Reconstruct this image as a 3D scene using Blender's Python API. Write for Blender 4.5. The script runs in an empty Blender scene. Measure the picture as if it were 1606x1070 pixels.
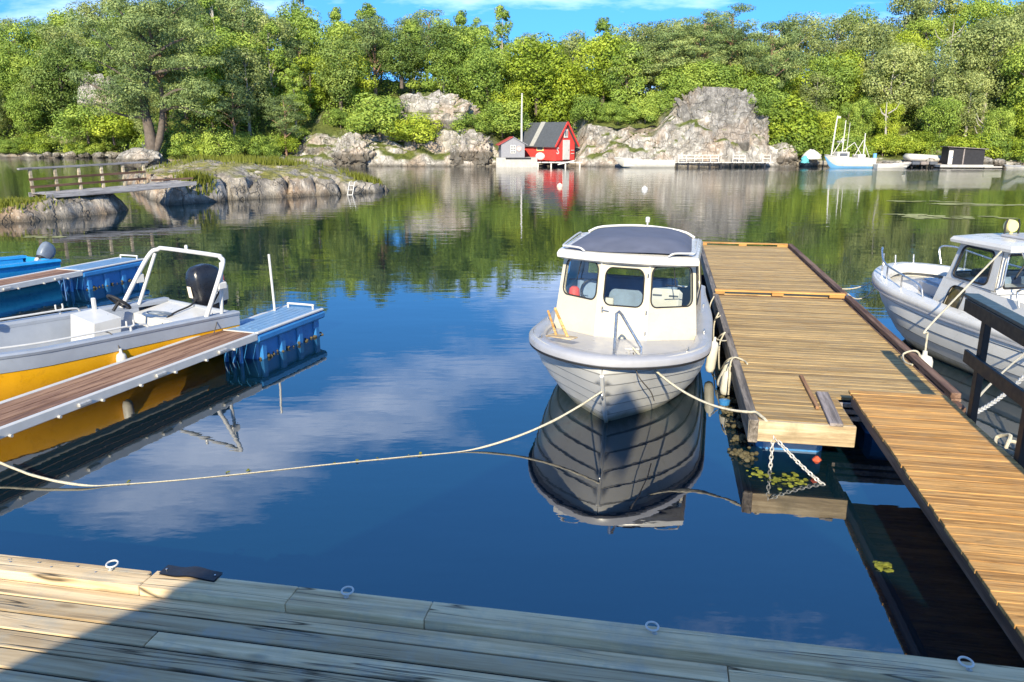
import bpy, bmesh, math, random
import numpy as np
from mathutils import Vector, Matrix, noise

# ------------------------------------------------------------------ camera, sky, sun, exposure
SC = bpy.context.scene
COL = SC.collection
R = math.radians
PI = math.pi
CAM_H = 3.0
FOC = 1230.0                      # focal length in pixels of the 1606 wide photograph
PITCH = math.atan(326 / FOC)
cam_data = bpy.data.cameras.new('camera')
cam_data.sensor_width = 36.0
cam_data.lens = 36.0 * FOC / 1606.0
cam_data.clip_start = 0.05
cam_data.clip_end = 3000
cam = bpy.data.objects.new('camera', cam_data)
COL.objects.link(cam)
cam.location = (0, 0, CAM_H)
cam.rotation_euler = (PI / 2 - PITCH, 0, 0)
SC.camera = cam

SUN_EL, SUN_AZ = R(27.0), R(10.0)  # light travels away from the camera, a little to the right
sd = bpy.data.lights.new('sun', 'SUN')
sd.energy = 2.55
sd.angle = R(0.5)
sd.color = (1.0, 0.885, 0.66)
sun = bpy.data.objects.new('sun', sd)
COL.objects.link(sun)
ldir = Vector((math.sin(SUN_AZ) * math.cos(SUN_EL), math.cos(SUN_AZ) * math.cos(SUN_EL), -math.sin(SUN_EL)))
sun.rotation_euler = ldir.to_track_quat('-Z', 'Y').to_euler()
sun.location = (0, -20, 30)

CLX, CLY = 11.62, 6.0            # where the cloud pattern sits
W = bpy.data.worlds.new('World')
SC.world = W
W.use_nodes = True
nt = W.node_tree
nt.nodes.clear()
def wn(t, **k):
    n = nt.nodes.new(t)
    for a, b in k.items(): setattr(n, a, b)
    return n
sky = wn('ShaderNodeTexSky', sky_type='NISHITA')
sky.sun_disc = False
sky.sun_elevation = SUN_EL
sky.sun_rotation = PI + SUN_AZ
sky.air_density = 1.0
sky.dust_density = 0.0
sky.ozone_density = 3.0
tc = wn('ShaderNodeTexCoord')
sep = wn('ShaderNodeSeparateXYZ')
nt.links.new(tc.outputs['Generated'], sep.inputs[0])
zc = wn('ShaderNodeMath', operation='MAXIMUM'); zc.inputs[1].default_value = 0.0
nt.links.new(sep.outputs['Z'], zc.inputs[0])
za = wn('ShaderNodeMath', operation='ADD'); za.inputs[1].default_value = 0.22
nt.links.new(zc.outputs[0], za.inputs[0])
vd = wn('ShaderNodeVectorMath', operation='DIVIDE')
cz = wn('ShaderNodeCombineXYZ')
for i in range(3): nt.links.new(za.outputs[0], cz.inputs[i])
nt.links.new(tc.outputs['Generated'], vd.inputs[0]); nt.links.new(cz.outputs[0], vd.inputs[1])
mp = wn('ShaderNodeMapping')
mp.inputs['Location'].default_value = (CLX, CLY, 0.0)
mp.inputs['Scale'].default_value = (0.75, 1.15, 0.6)
nt.links.new(vd.outputs[0], mp.inputs[0])
cn = wn('ShaderNodeTexNoise'); cn.inputs['Scale'].default_value = 2.1; cn.inputs['Detail'].default_value = 8; cn.inputs['Roughness'].default_value = 0.58
nt.links.new(mp.outputs[0], cn.inputs['Vector'])
cr = wn('ShaderNodeValToRGB')
cr.color_ramp.elements[0].position = 0.50; cr.color_ramp.elements[0].color = (0, 0, 0, 1)
cr.color_ramp.elements[1].position = 0.74; cr.color_ramp.elements[1].color = (0.34, 0.34, 0.34, 1)
nt.links.new(cn.outputs['Fac'], cr.inputs[0])
zl = wn('ShaderNodeMath', operation='MULTIPLY_ADD'); zl.inputs[1].default_value = 0.80; zl.inputs[2].default_value = 0.24
nt.links.new(zc.outputs[0], zl.inputs[0])
sv = wn('ShaderNodeCombineXYZ')
nt.links.new(sep.outputs['X'], sv.inputs[0]); nt.links.new(sep.outputs['Y'], sv.inputs[1]); nt.links.new(zl.outputs[0], sv.inputs[2])
svn = wn('ShaderNodeVectorMath', operation='NORMALIZE')
nt.links.new(sv.outputs[0], svn.inputs[0]); nt.links.new(svn.outputs[0], sky.inputs[0])
tint = wn('ShaderNodeMix', data_type='RGBA', blend_type='MULTIPLY')
tint.inputs[0].default_value = 1.0
tint.inputs[7].default_value = (0.195, 0.435, 0.61, 1)
nt.links.new(sky.outputs[0], tint.inputs[6])
mx = wn('ShaderNodeMix', data_type='RGBA')
mx.inputs[7].default_value = (7.1, 7.1, 7.2, 1)
nt.links.new(cr.outputs[0], mx.inputs[0]); nt.links.new(tint.outputs[2], mx.inputs[6])
bg = wn('ShaderNodeBackground'); bg.inputs['Strength'].default_value = 0.15
nt.links.new(mx.outputs[2], bg.inputs[0])
wo = wn('ShaderNodeOutputWorld')
nt.links.new(bg.outputs[0], wo.inputs[0])

SC.view_settings.view_transform = 'Standard'
SC.view_settings.look = 'None'
SC.view_settings.exposure = 1.80
SC.view_settings.gamma = 1.0
SC.view_settings.use_curve_mapping = False
SC.render.engine = 'CYCLES'
SC.cycles.use_denoising = True
SC.cycles.max_bounces = 6
SC.cycles.diffuse_bounces = 3
SC.cycles.glossy_bounces = 4
SC.cycles.transparent_max_bounces = 12
SC.cycles.caustics_reflective = True
SC.cycles.blur_glossy = 1.0
SC.cycles.sample_clamp_indirect = 6.0
SC.cycles.caustics_refractive = False

# ------------------------------------------------------------------ helpers
def far(px, py, Y):
    """a world point at distance Y on the line of sight of a place in the photograph"""
    x = px - 803; d = py - 535
    k = Y / (FOC * math.cos(PITCH) - d * math.sin(PITCH))
    return Vector((x * k, Y, CAM_H - k * (d * math.cos(PITCH) + FOC * math.sin(PITCH))))
def onz(px, py, z):
    x = px - 803; d = py - 535
    k = (CAM_H - z) / (d * math.cos(PITCH) + FOC * math.sin(PITCH))
    return Vector((x * k, k * (FOC * math.cos(PITCH) - d * math.sin(PITCH)), z))
def lerp(a, b, t): return a + (b - a) * t
def clamp(x, a=0., b=1.): return max(a, min(b, x))
def sstep(a, b, x):
    t = clamp((x - a) / (b - a)); return t * t * (3 - 2 * t)
def table(tab, x):
    if x <= tab[0][0]: return tab[0][1]
    for (x0, y0), (x1, y1) in zip(tab, tab[1:]):
        if x <= x1: return lerp(y0, y1, (x - x0) / (x1 - x0))
    return tab[-1][1]

def link(o, parent=None):
    COL.objects.link(o)
    if parent is not None: o.parent = parent
    return o
def tag(o, label=None, cat=None, group=None, kind=None):
    if label: o['label'] = label
    if cat: o['category'] = cat
    if group: o['group'] = group
    if kind: o['kind'] = kind
    return o
def thing(name, label, cat, loc=(0, 0, 0), rz=0.0, group=None, rot=None):
    o = bpy.data.objects.new(name, None)
    o.empty_display_size = 0.2
    o.location = loc
    o.rotation_euler = rot if rot is not None else (0, 0, rz)
    link(o)
    return tag(o, label, cat, group)

class MB:
    """collects geometry and links it as one mesh object"""
    def __init__(s): s.v = []; s.f = []
    def add(s, vs, fs):
        b = len(s.v)
        s.v += [tuple(x) for x in vs]
        s.f += [tuple(b + i for i in f) for f in fs]
    def box(s, c, d, ch=0.0, M=None):
        c = Vector(c); hx, hy, hz = d[0] / 2, d[1] / 2, d[2] / 2
        ch = min(ch, hx * .9, hy * .9, hz * .9)
        vs = []; fs = []
        if ch <= 0:
            for sx in (-1, 1):
                for sy in (-1, 1):
                    for sz in (-1, 1): vs.append(Vector((sx * hx, sy * hy, sz * hz)))
            fs = [(0, 1, 3, 2), (4, 6, 7, 5), (0, 4, 5, 1), (2, 3, 7, 6), (0, 2, 6, 4), (1, 5, 7, 3)]
        else:
            idx = {}
            for sx in (-1, 1):
                for sy in (-1, 1):
                    for sz in (-1, 1):
                        for a in range(3):
                            p = [sx * (hx - ch), sy * (hy - ch), sz * (hz - ch)]
                            p[a] = (sx * hx, sy * hy, sz * hz)[a]
                            idx[(sx, sy, sz, a)] = len(vs); vs.append(Vector(p))
            g = lambda *k: idx[k]
            for q in (1, -1):
                fs.append((g(q, -1, -1, 0), g(q, q, -q, 0) if False else g(q, 1, -1, 0), g(q, 1, 1, 0), g(q, -1, 1, 0)))
                fs.append((g(-1, q, -1, 1), g(-1, q, 1, 1), g(1, q, 1, 1), g(1, q, -1, 1)))
                fs.append((g(-1, -1, q, 2), g(1, -1, q, 2), g(1, 1, q, 2), g(-1, 1, q, 2)))
            for a, b in ((1, 1), (1, -1), (-1, 1), (-1, -1)):
                fs.append((g(a, b, -1, 0), g(a, b, -1, 1), g(a, b, 1, 1), g(a, b, 1, 0)))
                fs.append((g(a, -1, b, 0), g(a, -1, b, 2), g(a, 1, b, 2), g(a, 1, b, 0)))
                fs.append((g(-1, a, b, 1), g(-1, a, b, 2), g(1, a, b, 2), g(1, a, b, 1)))
            for sx in (-1, 1):
                for sy in (-1, 1):
                    for sz in (-1, 1): fs.append((g(sx, sy, sz, 0), g(sx, sy, sz, 1), g(sx, sy, sz, 2)))
        if M is not None: vs = [M @ v for v in vs]
        s.add([v + c for v in vs], fs)
        return s
    def beam(s, a, b, w, h, ch=0.0, up=(0, 0, 1)):
        """a box from a to b, w wide, h high"""
        a = Vector(a); b = Vector(b); x = (b - a)
        L = x.length; x.normalize()
        u = Vector(up); y = u.cross(x)
        if y.length < 1e-5: y = Vector((0, 1, 0)).cross(x)
        y.normalize(); z = x.cross(y)
        M = Matrix((x, y, z)).transposed()
        return s.box((a + b) / 2, (L, w, h), ch, M)
    def tube(s, pts, r, n=8, closed=False, caps=True):
        pts = [Vector(p) for p in pts]; m = len(pts)
        rs = r if isinstance(r, (list, tuple)) else [r] * m
        vs = []; fs = []
        prev = None
        for i, p in enumerate(pts):
            if closed: t = pts[(i + 1) % m] - pts[i - 1]
            else: t = pts[min(i + 1, m - 1)] - pts[max(i - 1, 0)]
            if t.length < 1e-9: t = Vector((0, 0, 1))
            t.normalize()
            if prev is None:
                a = Vector((0, 0, 1)) if abs(t.z) < .9 else Vector((1, 0, 0))
                u = a.cross(t).normalized()
            else:
                u = prev - t * prev.dot(t)
                if u.length < 1e-6: u = Vector((1, 0, 0)).cross(t)
                u.normalize()
            prev = u; w = t.cross(u)
            for k in range(n):
                an = 2 * PI * k / n
                vs.append(p + (u * math.cos(an) + w * math.sin(an)) * rs[i])
        for i in range(m if closed else m - 1):
            j = (i + 1) % m
            for k in range(n):
                l = (k + 1) % n
                fs.append((i * n + k, i * n + l, j * n + l, j * n + k))
        if caps and not closed:
            fs.append(tuple(range(n))[::-1]); fs.append(tuple((m - 1) * n + k for k in range(n)))
        s.add(vs, fs); return s
    def lathe(s, prof, n=12, o=(0, 0, 0), M=None):
        o = Vector(o); vs = []; fs = []
        for r, z in prof:
            for k in range(n):
                a = 2 * PI * k / n
                v = Vector((r * math.cos(a), r * math.sin(a), z))
                vs.append((M @ v if M is not None else v) + o)
        for i in range(len(prof) - 1):
            for k in range(n):
                l = (k + 1) % n
                fs.append((i * n + k, i * n + l, (i + 1) * n + l, (i + 1) * n + k))
        fs.append(tuple(range(n))[::-1]); fs.append(tuple((len(prof) - 1) * n + k for k in range(n)))
        s.add(vs, fs); return s
    def torus(s, c, R0, r, n=16, m=6, M=None, sx=1.0):
        pts = []
        for k in range(n):
            a = 2 * PI * k / n
            v = Vector((R0 * sx * math.cos(a), R0 * math.sin(a), 0))
            pts.append((M @ v if M is not None else v) + Vector(c))
        return s.tube(pts, r, m, closed=True)
    def grid(s, fn, nu, nv, closeu=False):
        vs = []; fs = []
        for i in range(nu):
            for j in range(nv): vs.append(fn(i, j))
        for i in range(nu if closeu else nu - 1):
            k = (i + 1) % nu
            for j in range(nv - 1):
                fs.append((i * nv + j, k * nv + j, k * nv + j + 1, i * nv + j + 1))
        s.add(vs, fs); return s
    def poly(s, pts): s.add(pts, [tuple(range(len(pts)))]); return s
    def prism(s, pts, ext):
        """a flat polygon pushed along ext"""
        n = len(pts); e = Vector(ext); pts = [Vector(p) for p in pts]
        s.add(pts + [p + e for p in pts], [tuple(range(n))[::-1], tuple(range(n, 2 * n))] + [(i, (i + 1) % n, n + (i + 1) % n, n + i) for i in range(n)])
        return s
    def mesh(s, name, mat=None, smooth=False, angle=35):
        me = bpy.data.meshes.new(name)
        me.from_pydata(s.v, [], s.f)
        bm = bmesh.new(); bm.from_mesh(me); bmesh.ops.recalc_face_normals(bm, faces=bm.faces); bm.to_mesh(me); bm.free()
        if smooth:
            me.polygons.foreach_set('use_smooth', [True] * len(me.polygons))
            me.set_sharp_from_angle(angle=R(angle))
        if mat is not None: me.materials.append(mat)
        me.update()
        return me
    def build(s, name, mat=None, parent=None, smooth=False, angle=35):
        return link(bpy.data.objects.new(name, s.mesh(name, mat, smooth, angle)), parent)
def put(me, name, parent, loc=(0, 0, 0), rot=(0, 0, 0), scale=(1, 1, 1)):
    o = bpy.data.objects.new(name, me); o.location = loc; o.rotation_euler = rot; o.scale = scale
    return link(o, parent)
def copy_tree(o, parent=None):
    c = o.copy(); COL.objects.link(c); c.parent = parent
    for ch in list(o.children): copy_tree(ch, c)
    return c
def sag(a, b, drop, n=16):
    a = Vector(a); b = Vector(b); out = []
    for i in range(n + 1):
        t = i / n; p = a.lerp(b, t); p.z -= drop * 4 * t * (1 - t); out.append(p)
    return out
def smooth_path(pts, n=6):
    """Catmull-Rom through the points"""
    P = [Vector(p) for p in pts]; P = [P[0] * 2 - P[1]] + P + [P[-1] * 2 - P[-2]]; out = []
    for i in range(1, len(P) - 2):
        for k in range(n):
            t = k / n; a, b, c, d = P[i - 1:i + 3]
            out.append(0.5 * ((2 * b) + (c - a) * t + (2 * a - 5 * b + 4 * c - d) * t * t + (3 * b - a - 3 * c + d) * t ** 3))
    out.append(P[-2]); return out

# ------------------------------------------------------------------ materials
class Mat:
    def __init__(s, name):
        s.m = bpy.data.materials.new(name); s.m.use_nodes = True
        s.t = s.m.node_tree; s.b = s.t.nodes['Principled BSDF']; s.o = s.t.nodes['Material Output']
    def n(s, typ, ins=None, **k):
        x = s.t.nodes.new(typ)
        for a, b in k.items(): setattr(x, a, b)
        for a, b in (ins or {}).items(): s.set(x.inputs[a], b)
        return x
    def set(s, sock, b):
        if isinstance(b, bpy.types.NodeSocket): s.t.links.new(b, sock)
        else: sock.default_value = b
    def coord(s, which='Object', scale=(1, 1, 1), rnd=False):
        c = s.n('ShaderNodeTexCoord').outputs[which]
        if rnd:
            oi = s.n('ShaderNodeObjectInfo').outputs['Random']
            k = s.n('ShaderNodeMath', {0: oi, 1: 37.0}, operation='MULTIPLY').outputs[0]
            v = s.n('ShaderNodeCombineXYZ', {0: k, 1: k, 2: k}).outputs[0]
            c = s.n('ShaderNodeVectorMath', {0: c, 1: v}, operation='ADD').outputs[0]
        return s.n('ShaderNodeMapping', {'Vector': c, 'Scale': scale}).outputs[0]
    def noise(s, vec, scale, detail=3, rough=.55, dist=0.0):
        return s.n('ShaderNodeTexNoise', {'Vector': vec, 'Scale': scale, 'Detail': detail, 'Roughness': rough, 'Distortion': dist}).outputs['Fac']
    def ramp(s, fac, stops):
        r = s.n('ShaderNodeValToRGB', {'Fac': fac}); e = r.color_ramp.elements
        while len(e) < len(stops): e.new(.5)
        for i, (p, c) in enumerate(stops):
            e[i].position = p; e[i].color = (*c, 1) if isinstance(c, tuple) else (c, c, c, 1)
        return r.outputs[0]
    def mix(s, f, a, b, mode='MIX'):
        x = s.n('ShaderNodeMix', data_type='RGBA', blend_type=mode)
        s.set(x.inputs[0], f)
        s.set(x.inputs[6], (*a, 1) if isinstance(a, tuple) else a)
        s.set(x.inputs[7], (*b, 1) if isinstance(b, tuple) else b)
        return x.outputs[2]
    def bump(s, h, strength=.3, dist=.01):
        return s.n('ShaderNodeBump', {'Height': h, 'Strength': strength, 'Distance': dist}).outputs[0]
    def math(s, op, a, b=0.0, c=0.0): return s.n('ShaderNodeMath', {0: a, 1: b, 2: c}, operation=op).outputs[0]
    def rnd(s): return s.n('ShaderNodeObjectInfo').outputs['Random']
    def fin(s, col=None, rough=None, normal=None, spec=None, **k):
        if col is not None: s.set(s.b.inputs['Base Color'], (*col, 1) if isinstance(col, tuple) else col)
        if rough is not None: s.set(s.b.inputs['Roughness'], rough)
        if normal is not None: s.set(s.b.inputs['Normal'], normal)
        if spec is not None: s.set(s.b.inputs['Specular IOR Level'], spec)
        for a, b in k.items(): s.set(s.b.inputs[a], b)
        return s.m

def paint(name, col, rough=.4, var=.12, scale=6.0, spec=.5, metal=0.0, bump=0.0, dirt=None):
    m = Mat(name); c = m.coord('Object')
    f = m.noise(c, scale, 5, .65)
    dk = tuple(x * (1 - var) for x in col); lt = tuple(min(1, x * (1 + var * .6)) for x in col)
    cc = m.ramp(f, [(.3, dk), (.7, lt)])
    if dirt:
        g = m.ramp(m.noise(c, scale * 3.1, 6, .7, .4), [(.56, 0.0), (.72, 1.0)])
        cc = m.mix(m.math('MULTIPLY', g, dirt[1]), cc, dirt[0])
    rr = m.ramp(m.noise(c, scale * 2, 3), [(.3, max(.02, rough - .08)), (.7, min(1, rough + .1))])
    nb = m.bump(m.noise(c, scale * 9, 4), bump, .004) if bump else None
    return m.fin(cc, rr, nb, spec, **{'Metallic': metal})

def wood(name, a, b, grain=(1.6, 34, 34), crack=.0, knots=.5, rough=.75, vary=.35, bump=.35, along='x', dirtcol=None, dirt=0.0):
    m = Mat(name)
    g = grain if along == 'x' else (grain[1], grain[0], grain[2])
    c = m.coord('Object', g, rnd=True)
    f = m.noise(c, 1.0, 6, .68, .35)
    c2 = m.coord('Object', tuple(x * .22 for x in g), rnd=True)
    f2 = m.noise(c2, 1.0, 3, .5, .8)
    s = m.math('ADD', m.math('MULTIPLY', f, .62), m.math('MULTIPLY', f2, .38))
    col = m.ramp(s, [(.32, tuple(x * .50 for x in a)), (.45, a), (.57, b), (.72, tuple(min(1, x * 1.15) for x in b))])
    col = m.mix(1.0, col, m.ramp(m.rnd(), [(0, 1 - vary), (.5, 1.0), (1, 1 + vary * .35)]), 'MULTIPLY')
    h = m.math('MULTIPLY', f, 1.0)
    if knots:
        kc = m.coord('Object', (g[0] * 1.6, g[0] * 1.6 * 3.2, 8) if along == 'x' else (g[0] * .3, g[1] * 1.6, 8), rnd=True)
        v = m.n('ShaderNodeTexVoronoi', {'Vector': kc, 'Scale': .9, 'Randomness': 1.0}).outputs['Distance']
        k = m.ramp(v, [(.05, 1.0), (.13, 0.0)])
        col = m.mix(m.math('MULTIPLY', k, knots), col, tuple(x * .33 for x in a))
    if crack:
        cc = m.coord('Object', (g[0] * .55, g[1] * .55, 3) if along == 'x' else (g[0] * .55, g[1] * .55, 3), rnd=True)
        cf = m.noise(cc, 1.0, 2, .45, .25)
        ck = m.ramp(m.math('ABSOLUTE', m.math('SUBTRACT', cf, .5)), [(.0, 1.0), (.022, 0.0)])
        gate = m.ramp(m.noise(m.coord('Object', (.9, 2.5, 1), rnd=True), 1.3, 2), [(.43, 0.0), (.55, 1.0)])
        ck = m.math('MULTIPLY', m.math('MULTIPLY', ck, gate), crack)
        col = m.mix(ck, col, tuple(x * .10 for x in a))
        h = m.math('SUBTRACT', h, m.math('MULTIPLY', ck, 2.5))
    if dirt:
        d = m.ramp(m.noise(m.coord('Object', (1, 1, 1), rnd=True), 3.2, 5, .7), [(.48, 0.0), (.68, 1.0)])
        col = m.mix(m.math('MULTIPLY', d, dirt), col, dirtcol)
    return m.fin(col, m.ramp(f2, [(.3, rough - .08), (.7, rough + .12)]), m.bump(h, bump, .006), .3)

M = {}
M['deck_grey'] = wood('deck_grey', (.53, .385, .215), (.72, .555, .335), (1.1, 26, 26), crack=1.0, knots=.6, vary=.38, bump=.35, dirtcol=(.30, .31, .27), dirt=.6)
M['deck_tan'] = wood('deck_tan', (.315, .20, .080), (.49, .34, .150), (2.2, 42, 42), crack=.6, knots=.5, vary=.32, bump=.4, dirtcol=(.27, .21, .125), dirt=.55)
M['deck_orange'] = wood('deck_orange', (.37, .185, .052), (.58, .325, .108), (2.4, 44, 44), crack=.5, knots=.5, vary=.20, bump=.4, dirtcol=(.30, .195, .095), dirt=.55)
M['brown'] = wood('brown', (.10, .055, .035), (.20, .12, .08), (1.5, 26, 26), knots=.3, vary=.25)
M['brown_y'] = wood('brown_y', (.11, .06, .04), (.21, .13, .09), (1.5, 26, 26), knots=.3, vary=.25, along='y')
M['grey_timber'] = wood('grey_timber', (.13, .11, .09), (.25, .215, .18), (1.5, 26, 26), crack=.7, knots=.3, along='y')
M['pale_timber'] = wood('pale_timber', (.36, .27, .16), (.56, .45, .29), (1.7, 18, 18), knots=.5, dirtcol=(.20, .16, .09), dirt=.55)
M['grey_board'] = wood('grey_board', (.17, .145, .13), (.29, .25, .235), (2.0, 30, 30), crack=.5, knots=.2, along='y')
M['stick'] = wood('stick', (.20, .10, .05), (.32, .18, .09), (2, 30, 30), knots=.2, along='y')
M['finger_wood'] = wood('finger_wood', (.19, .10, .062), (.34, .20, .125), (2, 26, 26), knots=.2, vary=.15, along='y')
M['bridge_wood'] = wood('bridge_wood', (.30, .25, .17), (.50, .43, .30), (2, 20, 20), knots=.2)
M['bridge_deck'] = wood('bridge_deck', (.20, .19, .19), (.34, .33, .33), (2, 20, 20), knots=.2)
M['yellow_wood'] = wood('yellow_wood', (.50, .25, .07), (.75, .46, .17), (2, 26, 26), knots=.2)
M['black_rail'] = paint('black_rail', (.010, .012, .013), .55, .3, 9, .4, bump=.15)
M['rail_top'] = paint('rail_top', (.045, .07, .07), .45, .3, 7, .5, bump=.15)
M['white'] = paint('white', (.56, .55, .52), .35, .08, 5, .5, dirt=((.55, .52, .42), .35))
M['grp'] = paint('grp', (.56, .55, .52), .28, .07, 4, .5, dirt=((.50, .46, .36), .25))
M['cream'] = paint('cream', (.55, .50, .385), .30, .06, 3, .5, dirt=((.55, .46, .30), .18))
M['grey_grp'] = paint('grey_grp', (.37, .37, .385), .35, .10, 4, .5, dirt=((.35, .34, .30), .3))
M['hull_grey'] = paint('hull_grey', (.56, .55, .51), .32, .12, 3, .5, dirt=((.40, .37, .28), .45))
def hull_paint(name, col):
    m = Mat(name); c = m.coord('Object'); f = m.noise(c, 3.0, 5, .65)
    cc = m.ramp(f, [(.3, tuple(x * .88 for x in col)), (.7, col)])
    z = m.n('ShaderNodeSeparateXYZ', {0: c}).outputs[2]
    zz = m.math('ADD', z, m.math('MULTIPLY', m.math('SUBTRACT', m.noise(m.coord('Object', (5, 5, 1.2)), 1.0, 4, .7), .5), .16))
    cc = m.mix(m.math('MULTIPLY', m.ramp(zz, [(.03, 1.0), (.13, 0.0)]), .75), cc, (.15, .14, .07))
    runs = m.ramp(m.noise(m.coord('Object', (9, 9, .7)), 1.0, 3, .6), [(.60, 0.0), (.78, .25)])
    cc = m.mix(runs, cc, (.36, .31, .21))
    return m.fin(cc, m.ramp(f, [(.3, .25), (.7, .42)]), None, .5)
M['hull_grey'] = hull_paint('hull_grey', (.64, .63, .59))
M['navy_cloth'] = paint('navy_cloth', (.115, .125, .165), .75, .16, 5, .3, bump=.2)
M['rubber'] = paint('rubber', (.02, .02, .022), .6, .3, 12, .4)
M['black_mat'] = paint('black_mat', (.014, .016, .024), .55, .3, 30, .5, bump=.4)
M['black_gloss'] = paint('black_gloss', (.012, .013, .017), .30, .2, 8, .6)
M['engine_grey'] = paint('engine_grey', (.16, .19, .23), .35, .2, 8, .5)
M['steel'] = paint('steel', (.55, .56, .57), .28, .15, 12, .5, metal=.9)
M['galv'] = paint('galv', (.50, .49, .46), .55, .25, 30, .5, metal=.35)
M['blue_plastic'] = paint('blue_plastic', (.035, .19, .46), .33, .18, 5, .5, dirt=((.10, .16, .20), .4))
M['pale_blue'] = paint('pale_blue', (.16, .29, .45), .45, .15, 6, .4, dirt=((.42, .46, .48), .5))
M['sky_blue'] = paint('sky_blue', (.02, .27, .60), .28, .12, 4, .5)
M['yellow_hull'] = paint('yellow_hull', (.74, .36, .008), .30, .12, 3, .5, dirt=((.35, .16, .02), .35))
M['boat_grey'] = paint('boat_grey', (.29, .32, .37), .40, .10, 4, .4, dirt=((.36, .38, .40), .3))
M['red_thing'] = paint('red_thing', (.72, .07, .03), .4, .1)
M['red_wall'] = paint('red_wall', (.62, .055, .045), .6, .2, 8, .3)
M['red_roof'] = paint('red_roof', (.42, .07, .06), .6, .25, 8, .3)
M['grey_wall'] = paint('grey_wall', (.25, .25, .27), .7, .15, 8, .3)
M['dark_roof'] = paint('dark_roof', (.075, .082, .09), .75, .25, 6, .3)
M['pale_roof'] = paint('pale_roof', (.34, .33, .29), .7, .2, 6, .3)
M['black_shed'] = paint('black_shed', (.02, .02, .024), .7, .3, 6, .3)
M['far_white'] = paint('far_white', (.56, .54, .49), .5, .12, 3, .4)
M['far_blue'] = paint('far_blue', (.16, .40, .66), .45, .1, 3, .4)
M['concrete'] = paint('concrete', (.42, .40, .36), .85, .2, 4, .2, bump=.3)
M['rope'] = paint('rope', (.48, .44, .34), .85, .3, 60, .2, bump=.5)
M['rope_dark'] = paint('rope_dark', (.10, .09, .08), .85, .3, 60, .2)
M['fender'] = paint('fender', (.56, .54, .47), .45, .12, 8, .4, dirt=((.40, .36, .22), .55))
M['orange'] = paint('orange', (.50, .09, .04), .4, .1)
M['dark_int'] = paint('dark_int', (.08, .09, .11), .6, .2)
M['blue_int'] = paint('blue_int', (.20, .27, .38), .7, .2)
M['amber'] = paint('amber', (.10, .075, .03), .08, .5, 5, .8)
M['lamp_yellow'] = paint('lamp_yellow', (.78, .66, .28), .2, .1)
M['ink'] = paint('ink', (.02, .02, .03), .5, .1)
M['decal'] = paint('decal', (.32, .34, .38), .5, .1)
M['weed'] = paint('weed', (.16, .17, .02), .7, .5, 22, .3, bump=.4)
M['mussel'] = paint('mussel', (.10, .085, .045), .8, .5, 25, .3, bump=.5)
M['boathouse_wall'] = wood('boathouse_wall', (.28, .05, .04), (.36, .07, .05), (3, 20, 20))
def glass_mat(name, tintc=(.86, .90, .90), spec=1.0):
    m = Mat(name); t = m.t
    tr = m.n('ShaderNodeBsdfTransparent', {'Color': (*tintc, 1)})
    gl = m.n('ShaderNodeBsdfGlossy', {'Color': (.9, .95, 1, 1), 'Roughness': .02})
    fr = m.n('ShaderNodeFresnel', {'IOR': 1.38})
    x = m.n('ShaderNodeMixShader', {0: fr.outputs[0], 1: tr.outputs[0], 2: gl.outputs[0]})
    t.links.new(x.outputs[0], m.o.inputs[0]); return m.m
M['glass'] = glass_mat('glass')
M['glass_dark'] = glass_mat('glass_dark', (.30, .34, .36))
# ------------------------------------------------------------------ water
def water_mat():
    m = Mat('water')
    c = m.coord('Object')
    sepn = m.n('ShaderNodeSeparateXYZ', {0: c})
    X, Y = sepn.outputs[0], sepn.outputs[1]
    dist = m.math('DIVIDE', m.math('SUBTRACT', Y, 9.0), 60.0)
    amp = m.ramp(dist, [(0.0, .030), (.12, .045), (.45, .12), (.9, .26)])
    # a breeze has roughened the water in the bay to the right
    bx = m.ramp(m.math('DIVIDE', X, 60.0), [(.18, 0.0), (.45, 1.0)])
    by = m.ramp(m.math('DIVIDE', Y, 80.0), [(.52, 0.0), (.64, 1.0), (.80, 1.0), (.87, .0)])
    br = m.math('MULTIPLY', m.math('MULTIPLY', bx, by), m.ramp(m.noise(m.coord('Object', (.02, .13, 1)), 1.0, 3), [(.38, .15), (.58, 1.0)]))
    n1 = m.noise(m.coord('Object', (.55, 1.5, 1)), 1.0, 3, .5)
    n2 = m.noise(m.coord('Object', (2.2, 5.5, 1)), 1.0, 2, .5)
    n3 = m.noise(m.coord('Object', (7, 12, 1)), 1.0, 2, .6)
    h = m.math('ADD', m.math('MULTIPLY', n1, 1.0), m.math('MULTIPLY', n2, .22))
    h = m.math('MULTIPLY', h, amp)
    h = m.math('ADD', h, m.math('MULTIPLY', n3, m.math('ADD', m.math('MULTIPLY', br, .35), .002)))
    nb = m.bump(h, .55, .16)
    deep = m.ramp(m.noise(m.coord('Object', (.12, .12, 1)), 1.0, 3), [(.35, (.001, .010, .017)), (.65, (.002, .014, .022))])
    return m.fin(deep, .012, nb, .5, **{'IOR': 2.6})
M['water'] = water_mat()
w = MB(); w.poly([(-900, -40, 0), (900, -40, 0), (900, 1500, 0), (-900, 1500, 0)])
tag(w.build('water', M['water']), 'still blue-green sea water reflecting the wooded shore', None, None, 'structure')

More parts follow.
